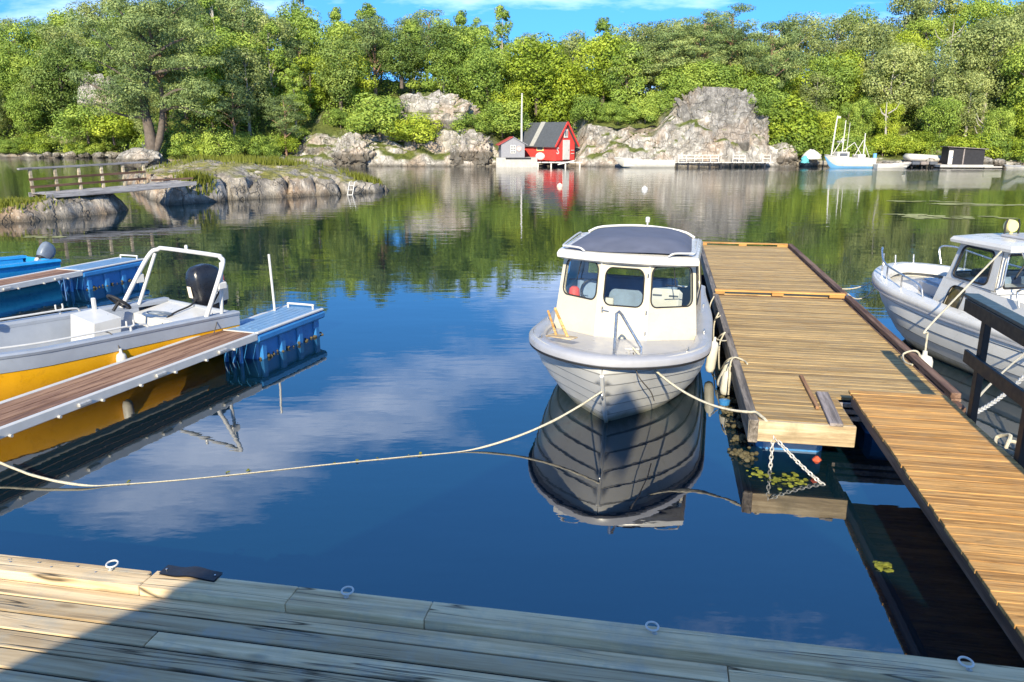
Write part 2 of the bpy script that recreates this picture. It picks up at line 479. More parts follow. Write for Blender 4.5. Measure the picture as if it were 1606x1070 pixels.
# ------------------------------------------------------------------ rock and ground
def rock_mat(name, base, light, grass=True, stain=.5, gz=(.55, .82), gcol=((.10, .12, .025), (.22, .22, .05))):
    m = Mat(name); c = m.coord('Object')
    f = m.noise(c, .9, 8, .68, .3)
    f2 = m.noise(m.coord('Object', (1.6, 1.6, .5)), 2.6, 6, .7, .6)
    col = m.ramp(f, [(.30, tuple(x * .55 for x in base)), (.46, base), (.62, light), (.8, tuple(min(1, x * 1.12) for x in light))])
    col = m.mix(m.ramp(f2, [(.42, 0.0), (.60, .55)]), col, tuple(x * .45 for x in base))
    if stain:
        st = m.ramp(m.noise(c, .35, 4, .6), [(.50, 0.0), (.62, stain)])
        col = m.mix(st, col, (.40, .24, .12))
    lic = m.ramp(m.noise(c, 5.5, 3, .6), [(.60, 0.0), (.67, .6)])
    col = m.mix(lic, col, tuple(min(1, x * 1.25) for x in light))
    v = m.n('ShaderNodeTexVoronoi', {'Vector': m.n('ShaderNodeVectorMath', {0: m.coord('Object', (.7, .7, .4)), 1: m.n('ShaderNodeVectorMath', {0: m.n('ShaderNodeTexNoise', {'Vector': c, 'Scale': .8, 'Detail': 4.0}).outputs['Color'], 1: (1.6, 1.6, 1.6)}, operation='MULTIPLY').outputs[0]}, operation='ADD').outputs[0], 'Scale': 1.0, 'Randomness': 1.0}, feature='DISTANCE_TO_EDGE').outputs['Distance']
    crack = m.ramp(v, [(.0, 1.0), (.035, 0.0)])
    col = m.mix(m.math('MULTIPLY', crack, .32), col, tuple(x * .22 for x in base))
    z = m.n('ShaderNodeSeparateXYZ', {0: c}).outputs[2]
    zn = m.math('ADD', z, m.math('MULTIPLY', m.noise(c, 1.5, 2), .25))
    wet = m.ramp(m.math('DIVIDE', zn, 1.0), [(.18, 1.0), (.42, 0.0)])
    col = m.mix(m.math('MULTIPLY', wet, .72), col, (.045, .04, .03))
    if grass:
        nz = m.n('ShaderNodeSeparateXYZ', {0: m.n('ShaderNodeNewGeometry').outputs['Normal']}).outputs[2]
        g = m.ramp(m.math('ADD', nz, m.math('MULTIPLY', m.math('SUBTRACT', m.noise(c, .8, 4), .5), .55)), [(gz[0], 0.0), (gz[1], 1.0)])
        zg = m.ramp(zn, [(.55, 0.0), (.8, 1.0)])
        gc = m.ramp(m.noise(c, 1.7, 5, .7), [(.35, gcol[0]), (.65, gcol[1])])
        col = m.mix(m.math('MULTIPLY', g, zg), col, gc)
    hh = m.math('SUBTRACT', m.math('ADD', f, m.math('MULTIPLY', f2, .5)), m.math('MULTIPLY', crack, .35))
    return m.fin(col, .85, m.bump(m.math('ADD', hh, m.math('MULTIPLY', m.noise(c, 7.0, 5, .7), .35)), .9, .22), .2)
M['rock'] = rock_mat('rock', (.27, .235, .19), (.48, .43, .36), True, .30)
M['cliff'] = rock_mat('cliff', (.205, .195, .18), (.38, .36, .335), True, .18, gz=(.62, .9))
M['skerry'] = rock_mat('skerry', (.27, .24, .20), (.46, .42, .36), True, .45, gz=(.86, 1.05), gcol=((.13, .13, .03), (.30, .27, .07)))
M['hill'] = rock_mat('hill', (.32, .295, .26), (.56, .53, .48), True, .30, gz=(.52, .82), gcol=((.06, .08, .018), (.15, .17, .04)))
M['boulder'] = rock_mat('boulder', (.30, .28, .25), (.50, .47, .42), False, .2)

SHORE = [(-95, 101), (-45, 100), (-40, 96), (-36.5, 76), (-33, 70), (-27, 72), (-20, 77), (-14, 76), (-4, 74.5), (7, 75), (14, 73.5), (25, 74.5), (30, 74.5), (45, 72), (60, 71), (100, 68)]
CLIFF = [(-95, .8), (-42, .9), (-36, 1.0), (-22, 1.2), (-19.5, 3.0), (-4, 3.4), (-1.5, 1.8), (1, 1.0), (6, .9), (7.2, 3.8), (13.5, 4.0), (15, 5.6), (18, 6.2), (22, 5.4), (24, 3.4), (26, 1.6), (30, .9), (100, .9)]
RUN = [(-95, 3), (-22, 3), (-19, 2), (-2, 2), (1, 3), (6, 3), (7.2, 1.6), (22, 1.6), (26, 2.5), (100, 3)]
RIDGE = [(-95, 13), (-60, 13), (-42, 13.5), (-30, 10.4), (-10, 8.7), (10, 7.7), (28, 7.0), (38, 9.0), (55, 11), (100, 12)]
def shoreY(X): return table(SHORE, X)
def ground(X, Y):
    s = shoreY(X); d = Y - s; c = table(CLIFF, X); r = table(RUN, X); g = table(RIDGE, X)
    if d < 0: return -.8
    if d < r: return c * (d / r) ** .6
    t = min(1.0, (d - r) / 24.0)
    return c + (g - c) * t ** .85
def fissure(q):
    """0 in a joint between blocks, up to 1 on the block"""
    w = q + Vector((noise.noise(q * .7), noise.noise(q * .7 + Vector((5, 1, 2))), noise.noise(q * .7 + Vector((1, 9, 4))))) * .45
    d = noise.voronoi(w)[0]
    return min(1.0, (d[1] - d[0]) * 3.2)
def rocky(p, k=1.0):
    a = noise.noise(p * .22) * .9
    q = Vector((p.x * .55, p.y * .55, p.z * .28))
    b = (abs(noise.noise(q)) * -1.0 + .25) * 1.1
    cl = noise.cell(Vector((p.x * .42 + .25 * p.z, p.y * .4, p.z * .22))) * .55
    d = noise.noise(p * 1.3) * .28 + noise.noise(p * 3.1) * .12
    f = fissure(Vector((p.x * .55, p.y * .5, p.z * .42))) if p.z < 9 and p.z > -.3 else 1.0
    return (a + b * .7 + cl + d + (f - 1) * .55) * k
g = MB()
XS = [-95 + 195 * i / 620 for i in range(621)]
VS = [-1.0 + 2.0 * j / 30 for j in range(31)] + [1 + 110 * (j / 44) ** 1.6 for j in range(1, 45)]
def hpt(i, j):
    X = XS[i]; v = VS[j]; r = table(RUN, X); c = table(CLIFF, X)
    if v <= 1.0:
        t = (v + 1) / 2
        d = -.6 + (r + .6) * t; z = -.9 + (c + .9) * (t ** .62)
        k = (.35 + .16 * c) * clamp(t * 2.5) * (1.0 if t < .9 else .7)
    else:
        d = r + (v - 1); z = ground(X, shoreY(X) + d); k = .55
    p = Vector((X, shoreY(X) + d, z))
    n = rocky(p) * k
    if v <= 1.0: return p + Vector((noise.noise(p * .8) * .3 * k, -n * 1.0, n * .45))
    return p + Vector((0, 0, n * .9))
g.grid(hpt, len(XS), len(VS))
hill = g.build('hillside', M['hill'], None, True, 50)
tag(hill, 'wooded rocky hillside with low cliffs along the far shore', None, None, 'structure')

def inpoly(P, x, y):
    """signed distance to a polygon, positive inside"""
    ins = False; dm = 1e9; n = len(P)
    for i in range(n):
        x0, y0 = P[i]; x1, y1 = P[(i + 1) % n]
        if (y0 > y) != (y1 > y) and x < (x1 - x0) * (y - y0) / (y1 - y0) + x0: ins = not ins
        dx, dy = x1 - x0, y1 - y0; t = clamp(((x - x0) * dx + (y - y0) * dy) / (dx * dx + dy * dy))
        dm = min(dm, math.hypot(x - x0 - t * dx, y - y0 - t * dy))
    return dm if ins else -dm
SK = [(-14.7, 33.9), (-12.6, 36.9), (-9.5, 39.3), (-6.9, 41.4), (-6.4, 43.0), (-9, 47), (-15, 53), (-22, 56), (-25, 51), (-20.5, 43), (-16.6, 36.6)]
LR = [(-27, 25.5), (-20, 25.9), (-17.3, 27.0), (-16.0, 28.6), (-15.1, 30.9), (-15.3, 32.3), (-17, 33), (-20, 31.5), (-27, 33)]
def skz(x, y):
    p = Vector((x, y, 0))
    wob = noise.noise(p * .9) * .25 + noise.noise(p * 2.7) * .12
    d = inpoly(SK, x, y) + wob
    if d < -.5: return -.6
    top = table([(-24, .8), (-18, 1.25), (-14, 1.25), (-10, 1.1), (-8.6, .75), (-6.5, .45)], x)
    h = -.6 + (top * .82 + .6) * sstep(-.25, .55, d) + top * .35 * sstep(.4, 3.5, d)
    # upright clefts in the front face
    u = (x * .80 + y * .60) * .62 + noise.noise(p * .5) * .6
    fr = abs(u - round(u))
    if y < 44: h -= .85 * (1 - sstep(.0, .13, fr)) * (1 - sstep(.6, 1.7, d)) * clamp(noise.cell(Vector((round(u) * 3.3, 1, 1))) * .5 + .65)
    h += noise.noise(p * .7) * .22 * sstep(.2, 1.5, d) + noise.noise(p * 2.2) * .09 + abs(noise.noise(Vector((x * 1.1 + y * .5, y * 2.6, 0)))) * -.16
    return h
def lrz(x, y):
    p = Vector((x, y, 3)); d = inpoly(LR, x, y) + noise.noise(p * .9) * .35 + noise.noise(p * 2.4) * .15
    top = table([(-27, .35), (-20, .35), (-18, .55), (-16.5, .72), (-15, .72)], x)
    return -.6 + (top + .6) * sstep(-.35, .9, d) + noise.noise(p * 1.5) * .16 + abs(noise.noise(Vector((x * 1.4, y * 3.0, 1)))) * -.18
def heightfield(name, fn, x0, x1, y0, y1, st, mat):
    nx = int((x1 - x0) / st) + 1; ny = int((y1 - y0) / st) + 1
    H = [[fn(x0 + i * st, y0 + j * st) for j in range(ny)] for i in range(nx)]
    mb = MB(); idx = {}
    def vid(i, j):
        k = idx.get((i, j))
        if k is None:
            k = idx[(i, j)] = len(mb.v)
            x, y, z = x0 + i * st, y0 + j * st, H[i][j]
            mb.v.append((x + noise.noise(Vector((x * 2, y * 2, z * 2))) * st * .5, y + noise.noise(Vector((x * 2 + 9, y * 2, z * 2))) * st * .5, z))
        return k
    for i in range(nx - 1):
        for j in range(ny - 1):
            if max(H[i][j], H[i + 1][j], H[i][j + 1], H[i + 1][j + 1]) > -.5:
                mb.f.append((vid(i, j), vid(i + 1, j), vid(i + 1, j + 1), vid(i, j + 1)))
    return mb.build(name, mat, None, True, 40)
tag(heightfield('rocky_islet', skz, -26, -5.5, 33, 57, .13, M['skerry']), 'low grey rock islet with deep upright clefts and a grassy top', 'islet')
tag(heightfield('rock_ledge', lrz, -27, -14.4, 25, 33.5, .12, M['skerry']), 'flat grassy rock ledge under the near end of the footbridge', 'rock')

def rock_thing(name, label, cat, c, dims, seed, mat, sub=4, amp=.32, group=None, freq=1.0, boxy=1.0):
    bm = bmesh.new(); bmesh.ops.create_icosphere(bm, subdivisions=sub, radius=1.0)
    off = Vector((seed * 7.31, seed * 3.17, seed * 1.7))
    for v in bm.verts:
        p = v.co.copy()
        q = p * freq * 1.2 + off
        n = noise.noise(q) * .6 + noise.cell(q * 1.5) * .28 + noise.noise(q * 2.6) * .3 + noise.noise(q * 6) * .1
        n += (fissure(p * freq * 1.9 + off) - 1) * .55 + (fissure(p * freq * 4.1 + off) - 1) * .20
        if boxy != 1.0: p = Vector([math.copysign(abs(a) ** boxy, a) for a in p])
        p *= 1 + amp * n
        v.co = Vector((p.x * dims[0], p.y * dims[1], p.z * dims[2]))
    me = bpy.data.meshes.new(name); bm.to_mesh(me); bm.free()
    me.polygons.foreach_set('use_smooth', [True] * len(me.polygons)); me.set_sharp_from_angle(angle=R(38))
    me.materials.append(mat)
    o = link(bpy.data.objects.new(name, me)); o.location = c
    return tag(o, label, cat, group)
# bare outcrops that show between the trees
p = far(1118, 205, 75.5); rock_thing('cliff', 'tall grey cliff dropping to the water behind the long white jetty', 'cliff', (p.x + .2, 76.4, 2.0), (4.1, 1.9, 4.9), 3, M['cliff'], 6, .21, freq=1.7, boxy=.50)
rock_thing('rock_outcrop', 'dark overhanging end of the grey cliff nearest the fishing boat', 'rock', (22.6, 76.6, 2.0), (1.5, 1.6, 3.0), 5, M['cliff'], 5, .25, freq=1.5, boxy=.7)
p = far(680, 172, 79); rock_thing('rock_outcrop', 'bare sunlit rock hump under dark trees above the grey hut', 'rock', (p.x, 79.6, p.z - 1.2), (4.6, 2.4, 2.9), 8, M['hill'], 5, .30, freq=1.4, boxy=.8)
p = far(160, 152, 104); rock_thing('rock_outcrop', 'pale square-topped crag among the trees beside the big pine', 'rock', (p.x, 104, p.z - 1.0), (2.7, 2.2, 3.4), 11, M['hill'], 5, .26, freq=1.5, boxy=.62)
p = far(1452, 122, 88); rock_thing('rock_outcrop', 'pale rock slab high on the wooded slope above the black shed', 'rock', (p.x, 88.6, p.z - .6), (2.7, 1.4, 1.5), 13, M['cliff'], 5, .3)
p = far(505, 84, 100); rock_thing('rock_outcrop', 'pale bare rock knoll below the ridge by pale dead trunks', 'rock', (p.x, 101, p.z - .6), (3.0, 2.0, 1.9), 15, M['cliff'], 4, .3)
p = far(740, 232, 75); rock_thing('boulder', 'big rounded grey boulder at the waterline left of the grey hut', 'boulder', (p.x, 75.6, 1.2), (2.0, 1.5, 1.9), 17, M['hill'], 5, .32, freq=1.5, boxy=.7)
p = far(1225, 236, 75); rock_thing('boulder', 'low brown boulder at the foot of the grey cliff', 'boulder', (p.x, 75.4, .7), (1.9, 1.4, 1.5), 19, M['hill'], 5, .22, freq=1.2)
p = far(555, 232, 76); rock_thing('boulder', 'angular pale boulder with rusty stain on the shore behind the islet', 'boulder', (p.x, 76.2, 1.0), (2.1, 1.5, 2.0), 21, M['hill'], 5, .28, freq=1.3)
p = far(215, 238, 70); rock_thing('boulder', 'smooth pale rock at the foot of the big pine', 'boulder', (p.x, 70.6, .7), (2.0, 1.5, 1.1), 23, M['boulder'], 4, .22)
rnd = random.Random(4)
zones = [(60, 205, 99.2, 15, 'small pale stone on the far bank left of the big pine', 'stones on the far bank left of the big pine'),
         (260, 500, 75.0, 18, 'small pale stone on the bank behind the rock islet', 'stones on the bank behind the islet'),
         (1380, 1606, 71.6, 14, 'small pale stone on the shore around the black shed', 'stones around the black shed'),
         (505, 770, 74.4, 10, 'small pale rock at the foot of the low cliff', 'rocks below the low cliff')]
protos = []
for (a, b, Y, n, lab, grp) in zones:
    for k in range(n):
        px = lerp(a, b, (k + rnd.random()) / n); s = rnd.uniform(.35, .75)
        if Y == 75.0: Yk = shoreY((px - 803) / 1265 * 75) + .3
        else: Yk = shoreY((px - 803) / 1265 * Y) + .2
        pos = ((px - 803) / 1262 * Yk, Yk + rnd.uniform(-.2, .8), rnd.uniform(.1, .4))
        if len(protos) < 6:
            o = rock_thing('stone', lab, 'stone', pos, (s * 1.2, s, s * .8), 30 + len(protos), M['boulder'], 3, .3, grp); protos.append(o)
        else:
            o = link(bpy.data.objects.new('stone', protos[k % 6].data)); o.location = pos
            q = rnd.uniform(.6, 1.2); o.scale = (q, q, q); o.rotation_euler = (0, 0, rnd.uniform(0, 6.2)); tag(o, lab, 'stone', grp)

# ------------------------------------------------------------------ trees
def leaf_mat(name, a, b, c, trans=.20):
    m = Mat(name); t = m.t
    at = m.n('ShaderNodeAttribute', attribute_name='tint').outputs['Fac']
    f = m.math('ADD', m.math('MULTIPLY', at, .62), m.math('MULTIPLY', m.rnd(), .38))
    col = m.ramp(f, [(.12, a), (.5, b), (.88, c)])
    m.fin(col, .55, None, .25)
    tl = m.n('ShaderNodeBsdfTranslucent', {'Color': m.mix(1.0, col, (1.25, 1.2, .55), 'MULTIPLY')})
    x = m.n('ShaderNodeMixShader', {0: trans, 1: m.b.outputs[0], 2: tl.outputs[0]})
    t.links.new(x.outputs[0], m.o.inputs[0]); return m.m
M['leaf_mid'] = leaf_mat('leaf_mid', (0.125, 0.200, 0.036), (0.235, 0.335, 0.055), (0.375, 0.465, 0.080))
M['leaf_yellow'] = leaf_mat('leaf_yellow', (0.150, 0.215, 0.022), (0.280, 0.370, 0.034), (0.440, 0.500, 0.052))
M['leaf_grey'] = leaf_mat('leaf_grey', (0.132, 0.174, 0.058), (0.254, 0.306, 0.100), (0.386, 0.422, 0.140))
M['leaf_dark'] = leaf_mat('leaf_dark', (0.080, 0.135, 0.032), (0.165, 0.240, 0.054), (0.270, 0.345, 0.080))
M['needle'] = leaf_mat('needle', (0.105, 0.155, 0.058), (0.205, 0.275, 0.090), (0.330, 0.390, 0.125), .15)
M['bark'] = paint('bark', (.13, .105, .085), .9, .4, 4, .2, bump=.6)
M['bark_pine'] = paint('bark_pine', (.30, .19, .13), .9, .4, 3, .2, bump=.6)
M['bark_pale'] = paint('bark_pale', (.38, .35, .30), .9, .3, 4, .2, bump=.5)

def leaf_mesh(name, C, NRM, size, tint, mat, rs, aspect=.55):
    """four-cornered leaves at C facing NRM, as one mesh"""
    n = len(C)
    NRM = NRM / np.maximum(1e-6, np.linalg.norm(NRM, axis=1, keepdims=True))
    a = rs.normal(size=(n, 3)); T = np.cross(NRM, a); T /= np.maximum(1e-6, np.linalg.norm(T, axis=1, keepdims=True))
    B = np.cross(NRM, T)
    s = size[:, None]
    V = np.empty((n, 4, 3))
    V[:, 0] = C - T * s; V[:, 1] = C - B * s * aspect + NRM * s * .12; V[:, 2] = C + T * s; V[:, 3] = C + B * s * aspect + NRM * s * .12
    me = bpy.data.meshes.new(name)
    me.vertices.add(n * 4); me.vertices.foreach_set('co', V.reshape(-1).astype(np.float32))
    me.loops.add(n * 4); me.loops.foreach_set('vertex_index', np.arange(n * 4, dtype=np.int32))
    me.polygons.add(n); me.polygons.foreach_set('loop_start', np.arange(0, n * 4, 4, dtype=np.int32))
    at = me.attributes.new('tint', 'FLOAT', 'POINT'); at.data.foreach_set('value', np.repeat(tint, 4).astype(np.float32))
    me.materials.append(mat); me.update(); me.validate()
    return me
def clumps_to_leaves(rs, centers, radii, per, leaf, flat=1.0, shell=.55, up=.35):
    Cs, Ns, Ss, Ts = [], [], [], []
    for c, r in zip(centers, radii):
        n = max(8, int(per * (r / np.mean(radii)) ** 1.6))
        d = rs.normal(size=(n, 3)); d /= np.linalg.norm(d, axis=1, keepdims=True)
        rad = (shell + (1 - shell) * rs.random(n) ** .5)[:, None] * (1 + .11 * rs.normal(size=(n, 1)).clip(-2, 2))
        p = d * rad * r; p[:, 2] *= flat
        Cs.append(p + c)
        Ns.append(d * 1.0 + np.array([0, 0, up]) + rs.normal(size=(n, 3)) * .34)
        Ss.append(leaf * (0.7 + .6 * rs.random(n)))
        Ts.append(np.clip(rs.random() + rs.normal(size=n) * .12, 0, 1))
    return np.concatenate(Cs), np.concatenate(Ns), np.concatenate(Ss), np.concatenate(Ts)
def crown(name, seed, H, Rr, mat, kind='leafy', ncl=34, per=70, leaf=.17):
    rs = np.random.RandomState(seed); cs = []; rr = []
    for k in range(ncl):
        if kind == 'leafy':
            z = rs.uniform(.22, .97) ; w = math.sin(min(1, (z - .10) / .62) * PI / 2) if z < .72 else math.sqrt(max(0.02, 1 - ((z - .72) / .30) ** 2))
            a = rs.uniform(0, 2 * PI); q = math.sqrt(rs.uniform(.15, 1)) * w * Rr * .80
            cs.append((q * math.cos(a), q * math.sin(a), z * H)); rr.append(Rr * rs.uniform(.22, .40))
        elif kind == 'tall':
            z = rs.uniform(.20, .98); w = (1 - z) ** .55 * 1.0 + .12
            a = rs.uniform(0, 2 * PI); q = math.sqrt(rs.uniform(.1, 1)) * w * Rr * .85
            cs.append((q * math.cos(a), q * math.sin(a), z * H)); rr.append(Rr * rs.uniform(.20, .36) * (1.1 - .45 * z))
        elif kind == 'bush':
            z = rs.uniform(.1, .85); a = rs.uniform(0, 2 * PI); q = math.sqrt(rs.uniform(0, 1)) * math.sqrt(max(.05, 1 - z * z)) * Rr * .85
            cs.append((q * math.cos(a), q * math.sin(a), z * H)); rr.append(Rr * rs.uniform(.25, .42))
        else:   # pine: flat plates of needles at branch ends
            z = rs.uniform(.36, .99); w = math.sqrt(max(.03, 1 - ((z - .58) / .45) ** 2)) if z > .58 else .62 + .38 * (z - .36) / .22
            a = rs.uniform(0, 2 * PI); q = rs.uniform(.25, 1.0) * w * Rr
            cs.append((q * math.cos(a), q * math.sin(a), z * H)); rr.append(Rr * rs.uniform(.22, .36))
    C, N, S, T = clumps_to_leaves(rs, np.array(cs), np.array(rr), per, leaf, .42 if kind == 'pine' else .82, .6 if kind == 'pine' else .84, .55 if kind == 'pine' else .25)
    return leaf_mesh(name, C, N, S, T, mat, rs, .38 if kind == 'pine' else .6), cs
def trunk(name, H, r, mat, seed, limbs, lean=.03, top=.9):
    rn = random.Random(seed); m = MB()
    pts = []; 
    for k in range(7):
        t = k / 6; pts.append(Vector((lean * H * t * t + rn.uniform(-.02, .02) * H * t, rn.uniform(-.02, .02) * H * t, H * top * t - .4 * (k == 0))))
    m.tube(pts, [r * (1.25 - 1.1 * k / 6) for k in range(7)], 7)
    for c in limbs:
        c = Vector(c); zt = clamp(c.z / H - rn.uniform(.08, .2), .18, .8)
        i = zt * 6 / top; k = min(5, int(i)); b = pts[k].lerp(pts[k + 1], i - k)
        mid = b.lerp(c, .5) + Vector((0, 0, rn.uniform(-.02, .05) * H))
        m.tube([b, mid, c], [r * .42, r * .28, r * .10], 5)
    return m.mesh(name, mat, True, 60)
PROTO = {}
def proto(key, H, Rr, mat, kind, bark, n, ncl, per, leaf, r):
    L = []
    for k in range(n):
        me, cs = crown('crown', hash((key, k)) % 1000 if False else sum(map(ord, key)) * 7 + k * 13, H, Rr, M[mat], kind, ncl, per, leaf)
        L.append((me, trunk('trunk', H, r, M[bark], k + 3, cs[:9] if kind != 'pine' else cs[:16])))
    PROTO[key] = (L, H, Rr)
proto('mid', 7, 2.7, 'leaf_mid', 'leafy', 'bark', 3, 46, 175, .105, .16)
proto('yellow', 6.5, 2.8, 'leaf_yellow', 'leafy', 'bark', 2, 46, 175, .108, .15)
proto('grey', 8, 2.7, 'leaf_grey', 'leafy', 'bark_pale', 3, 48, 165, .102, .15)
proto('dark', 7, 2.6, 'leaf_dark', 'leafy', 'bark', 2, 44, 175, .102, .16)
proto('tall', 9.5, 2.2, 'leaf_mid', 'tall', 'bark_pale', 3, 50, 155, .096, .14)
proto('pine', 8.5, 2.9, 'needle', 'pine', 'bark_pine', 3, 52, 150, .115, .18)
proto('bush', 2.2, 1.5, 'leaf_mid', 'bush', 'bark', 2, 28, 200, .066, .05)
proto('bushy', 2.0, 1.5, 'leaf_yellow', 'bush', 'bark', 2, 28, 200, .066, .05)
trn = random.Random(11)
NAME = {'mid': 'leafy_tree', 'yellow': 'leafy_tree', 'grey': 'leafy_tree', 'dark': 'leafy_tree', 'tall': 'birch_tree', 'pine': 'pine_tree', 'bush': 'bush', 'bushy': 'bush'}
def plant(key, X, Y, h, label, group=None, z=None, wide=1.0):
    L, H, Rr = PROTO[key]; cm, tm = L[trn.randrange(len(L))]; s = h / H
    bush = NAME[key] == 'bush'
    t = thing(NAME[key], label, 'bush' if bush else 'tree', (X, Y, (ground(X, Y) if z is None else z) - .15), trn.uniform(0, 6.28), group)
    t.scale = (s * wide * trn.uniform(.9, 1.15), s * wide * trn.uniform(.9, 1.15), s)
    put(cm, 'foliage' if bush else 'crown', t); put(tm, 'stem' if bush else 'trunk', t)
    return t
ZONE = [(-200, -42, 'on the far left bank'), (-42, -21, 'behind the big pine'), (-21, -12, 'behind the rock islet'),
        (-12, -1, 'above the bare rock hump'), (-1, 8, 'above the red boathouse'), (8, 15, 'above the moored white boat'),
        (15, 25, 'on top of the grey cliff'), (25, 36, 'behind the fishing boat'), (36, 200, 'above the black shed')]
COLR = {'mid': 'mid-green leafy tree', 'yellow': 'bright yellow-green leafy tree', 'grey': 'grey-green leafy tree', 'dark': 'dark green leafy tree', 'tall': 'slender pointed green birch', 'pine': 'blue-green pine'}
def zone(X, d):
    for a, b, s in ZONE:
        if a <= X < b: z = s
    return ('low ' if d < 8 else 'halfway up ' if d < 17 else 'along the skyline ') + z
def kind_at(X, d):
    u = trn.random()
    if 13 < X < 27 and d < 17: tab = [('pine', .62), ('mid', .18), ('grey', .2)]
    elif -2 < X < 12 and d < 16: tab = [('yellow', .62), ('mid', .38)]
    elif X > 36 and d > 12: tab = [('grey', .62), ('mid', .2), ('yellow', .18)]
    elif X > 27: tab = [('mid', .36), ('grey', .24), ('yellow', .28), ('pine', .12)]
    elif X < -36: tab = [('mid', .45), ('grey', .3), ('dark', .25)]
    elif X < -20: tab = [('mid', .30), ('tall', .18), ('yellow', .14), ('grey', .14), ('pine', .24)]
    elif d > 12: tab = [('tall', .40), ('mid', .18), ('pine', .24), ('grey', .18)]
    else: tab = [('mid', .38), ('dark', .2), ('yellow', .2), ('grey', .22)]
    for k, w in tab:
        u -= w
        if u <= 0: return k
    return tab[0][0]
HB = [(-95, 1.15), (-42, 1.22), (-30, 1.05), (-10, .98), (10, .92), (30, .9), (45, 1.1), (100, 1.2)]
n_tree = 0
for d0, st in ((3.6, 3.7), (6.8, 3.7), (10.2, 3.8), (14, 4.0), (18.5, 4.2), (23.5, 4.5), (29, 4.8)):
    X = -74.0
    while X < 76:
        x = X + trn.uniform(-1.3, 1.3); d = d0 + trn.uniform(-1.6, 1.6); Y = shoreY(x) + d
        X += st
        if abs(x) > Y * .70 + 3: continue
        c = table(CLIFF, x)
        if c > 2.2 and d < 4.6 and x > 6.5: continue
        if -14 < x < -2.5 and d < 10.0: continue
        if -20 < x < -2 and d < 5.5: continue
        if -3.5 < x < 7 and d < 6.0: continue
        if abs(x + 55) < 4 and d < 6.5: continue
        if -37 < x < -27 and d < 7: continue
        k = kind_at(x, d); H = PROTO[k][1]
        h = H * table(HB, x) * trn.uniform(.80, 1.12) * (.72 if d < 6 else 1.0)
        if 39 < x < 47 and 11 < d < 17: h *= .55
        z = zone(x, d)
        plant(k, x, Y, h, COLR[k] + ' ' + z, 'trees ' + z); n_tree += 1
# shrubs that fringe the rocks
for k in range(78):
    px = lerp(-40, 1650, (k + trn.random()) / 78)
    Xg = (px - 803) / 1265 * 78; d = trn.uniform(1.6, 4.2); Y = shoreY(Xg) + d; X = (px - 803) / 1265 * Y
    if 14.5 < X < 23 and trn.random() < .9: continue
    if -1.0 < X < 6.4: continue
    if -37 < X < -30: continue
    if 7 < X < 14 and d < 2.4: d += 1.5
    if -20 < X < -1 and (d < 3.6 or trn.random() < .35): continue
    kk = 'bushy' if trn.random() < .22 else 'bush'
    zz = zone(X, 1).replace('low ', '')
    plant(kk, X, shoreY(X) + d, trn.uniform(1.1, 2.5), ('yellow-green' if kk == 'bushy' else 'green') + ' shore bush ' + zz, 'shore bushes ' + zz, wide=1.25)
# single plants one can point to
def plant_px(key, px, py, Y, h, label, wide=1.0):
    p = far(px, py, Y); return plant(key, p.x, Y, h, label, None, p.z, wide)
plant_px('bushy', 1168, 152, 81, 3.0, 'bright yellow-green sapling growing out of the top of the grey cliff', 1.0)
plant_px('bushy', 1218, 222, 77.5, 4.0, 'yellow bush between the grey cliff and the fishing boat', 1.2)
plant_px('bushy', 650, 222, 76.4, 2.6, 'yellow-green bush on the low cliff under the bare rock hump', 1.3)
plant_px('bush', 596, 206, 77.5, 3.6, 'large green bush on the low cliff behind the islet ladder', 1.4)
plant_px('bush', 742, 206, 77.2, 1.9, 'green bush at the edge of the rock above the grey hut', 1.5)
plant_px('bush', 788, 205, 79.0, 3.0, 'green bush behind the grey hut', 1.4)
plant_px('dark', 690, 128, 87.5, 5.6, 'dark spreading tree shading the bare rock hump', 1.3)
plant_px('dark', 630, 132, 88, 5.2, 'dark tree at the left edge of the bare rock hump', 1.25)
plant_px('mid', 742, 142, 87, 6.0, 'leafy tree at the right edge of the bare rock hump', 1.2)
plant_px('yellow', 945, 165, 82, 6.4, 'bright green spreading tree just right of the red boathouse', 1.25)
plant_px('yellow', 842, 172, 83, 7.0, 'bright green tree directly behind the red boathouse', 1.2)
plant_px('pine', 1100, 128, 80.5, 6.4, 'pine standing on the middle of the grey cliff top', 1.1)
plant_px('pine', 1145, 130, 81.5, 7.2, 'taller pine just right of the middle of the grey cliff top', 1.0)
plant_px('pine', 1205, 190, 79.5, 9.2, 'tall pine with reddish branches at the right shoulder of the grey cliff', .95)
plant_px('pine', 1052, 160, 80, 6.6, 'wide pine leaning over the left shoulder of the grey cliff', 1.2)
plant_px('pine', 985, 175, 81, 6.4, 'bushy dark pine on the rocks above the low moored white boat', 1.15)

for k_, (px_, py_) in enumerate(((1062, 148), (1088, 140), (1112, 138), (1138, 140), (1190, 160), (1205, 178))):
    plant_px('bush', px_, py_ + 4, 78.4, 2.8, ['leftmost', 'second', 'third', 'fourth', 'fifth', 'last'][k_] + ' of the bushes along the top of the grey cliff', 1.3)
plant_px('bush', 138, 214, 101.5, 4.2, 'green bush below the pale square-topped crag, nearer the bank end', 1.3)
plant_px('bushy', 178, 216, 101.2, 3.8, 'yellow-green bush below the pale square-topped crag, nearer the big pine', 1.3)
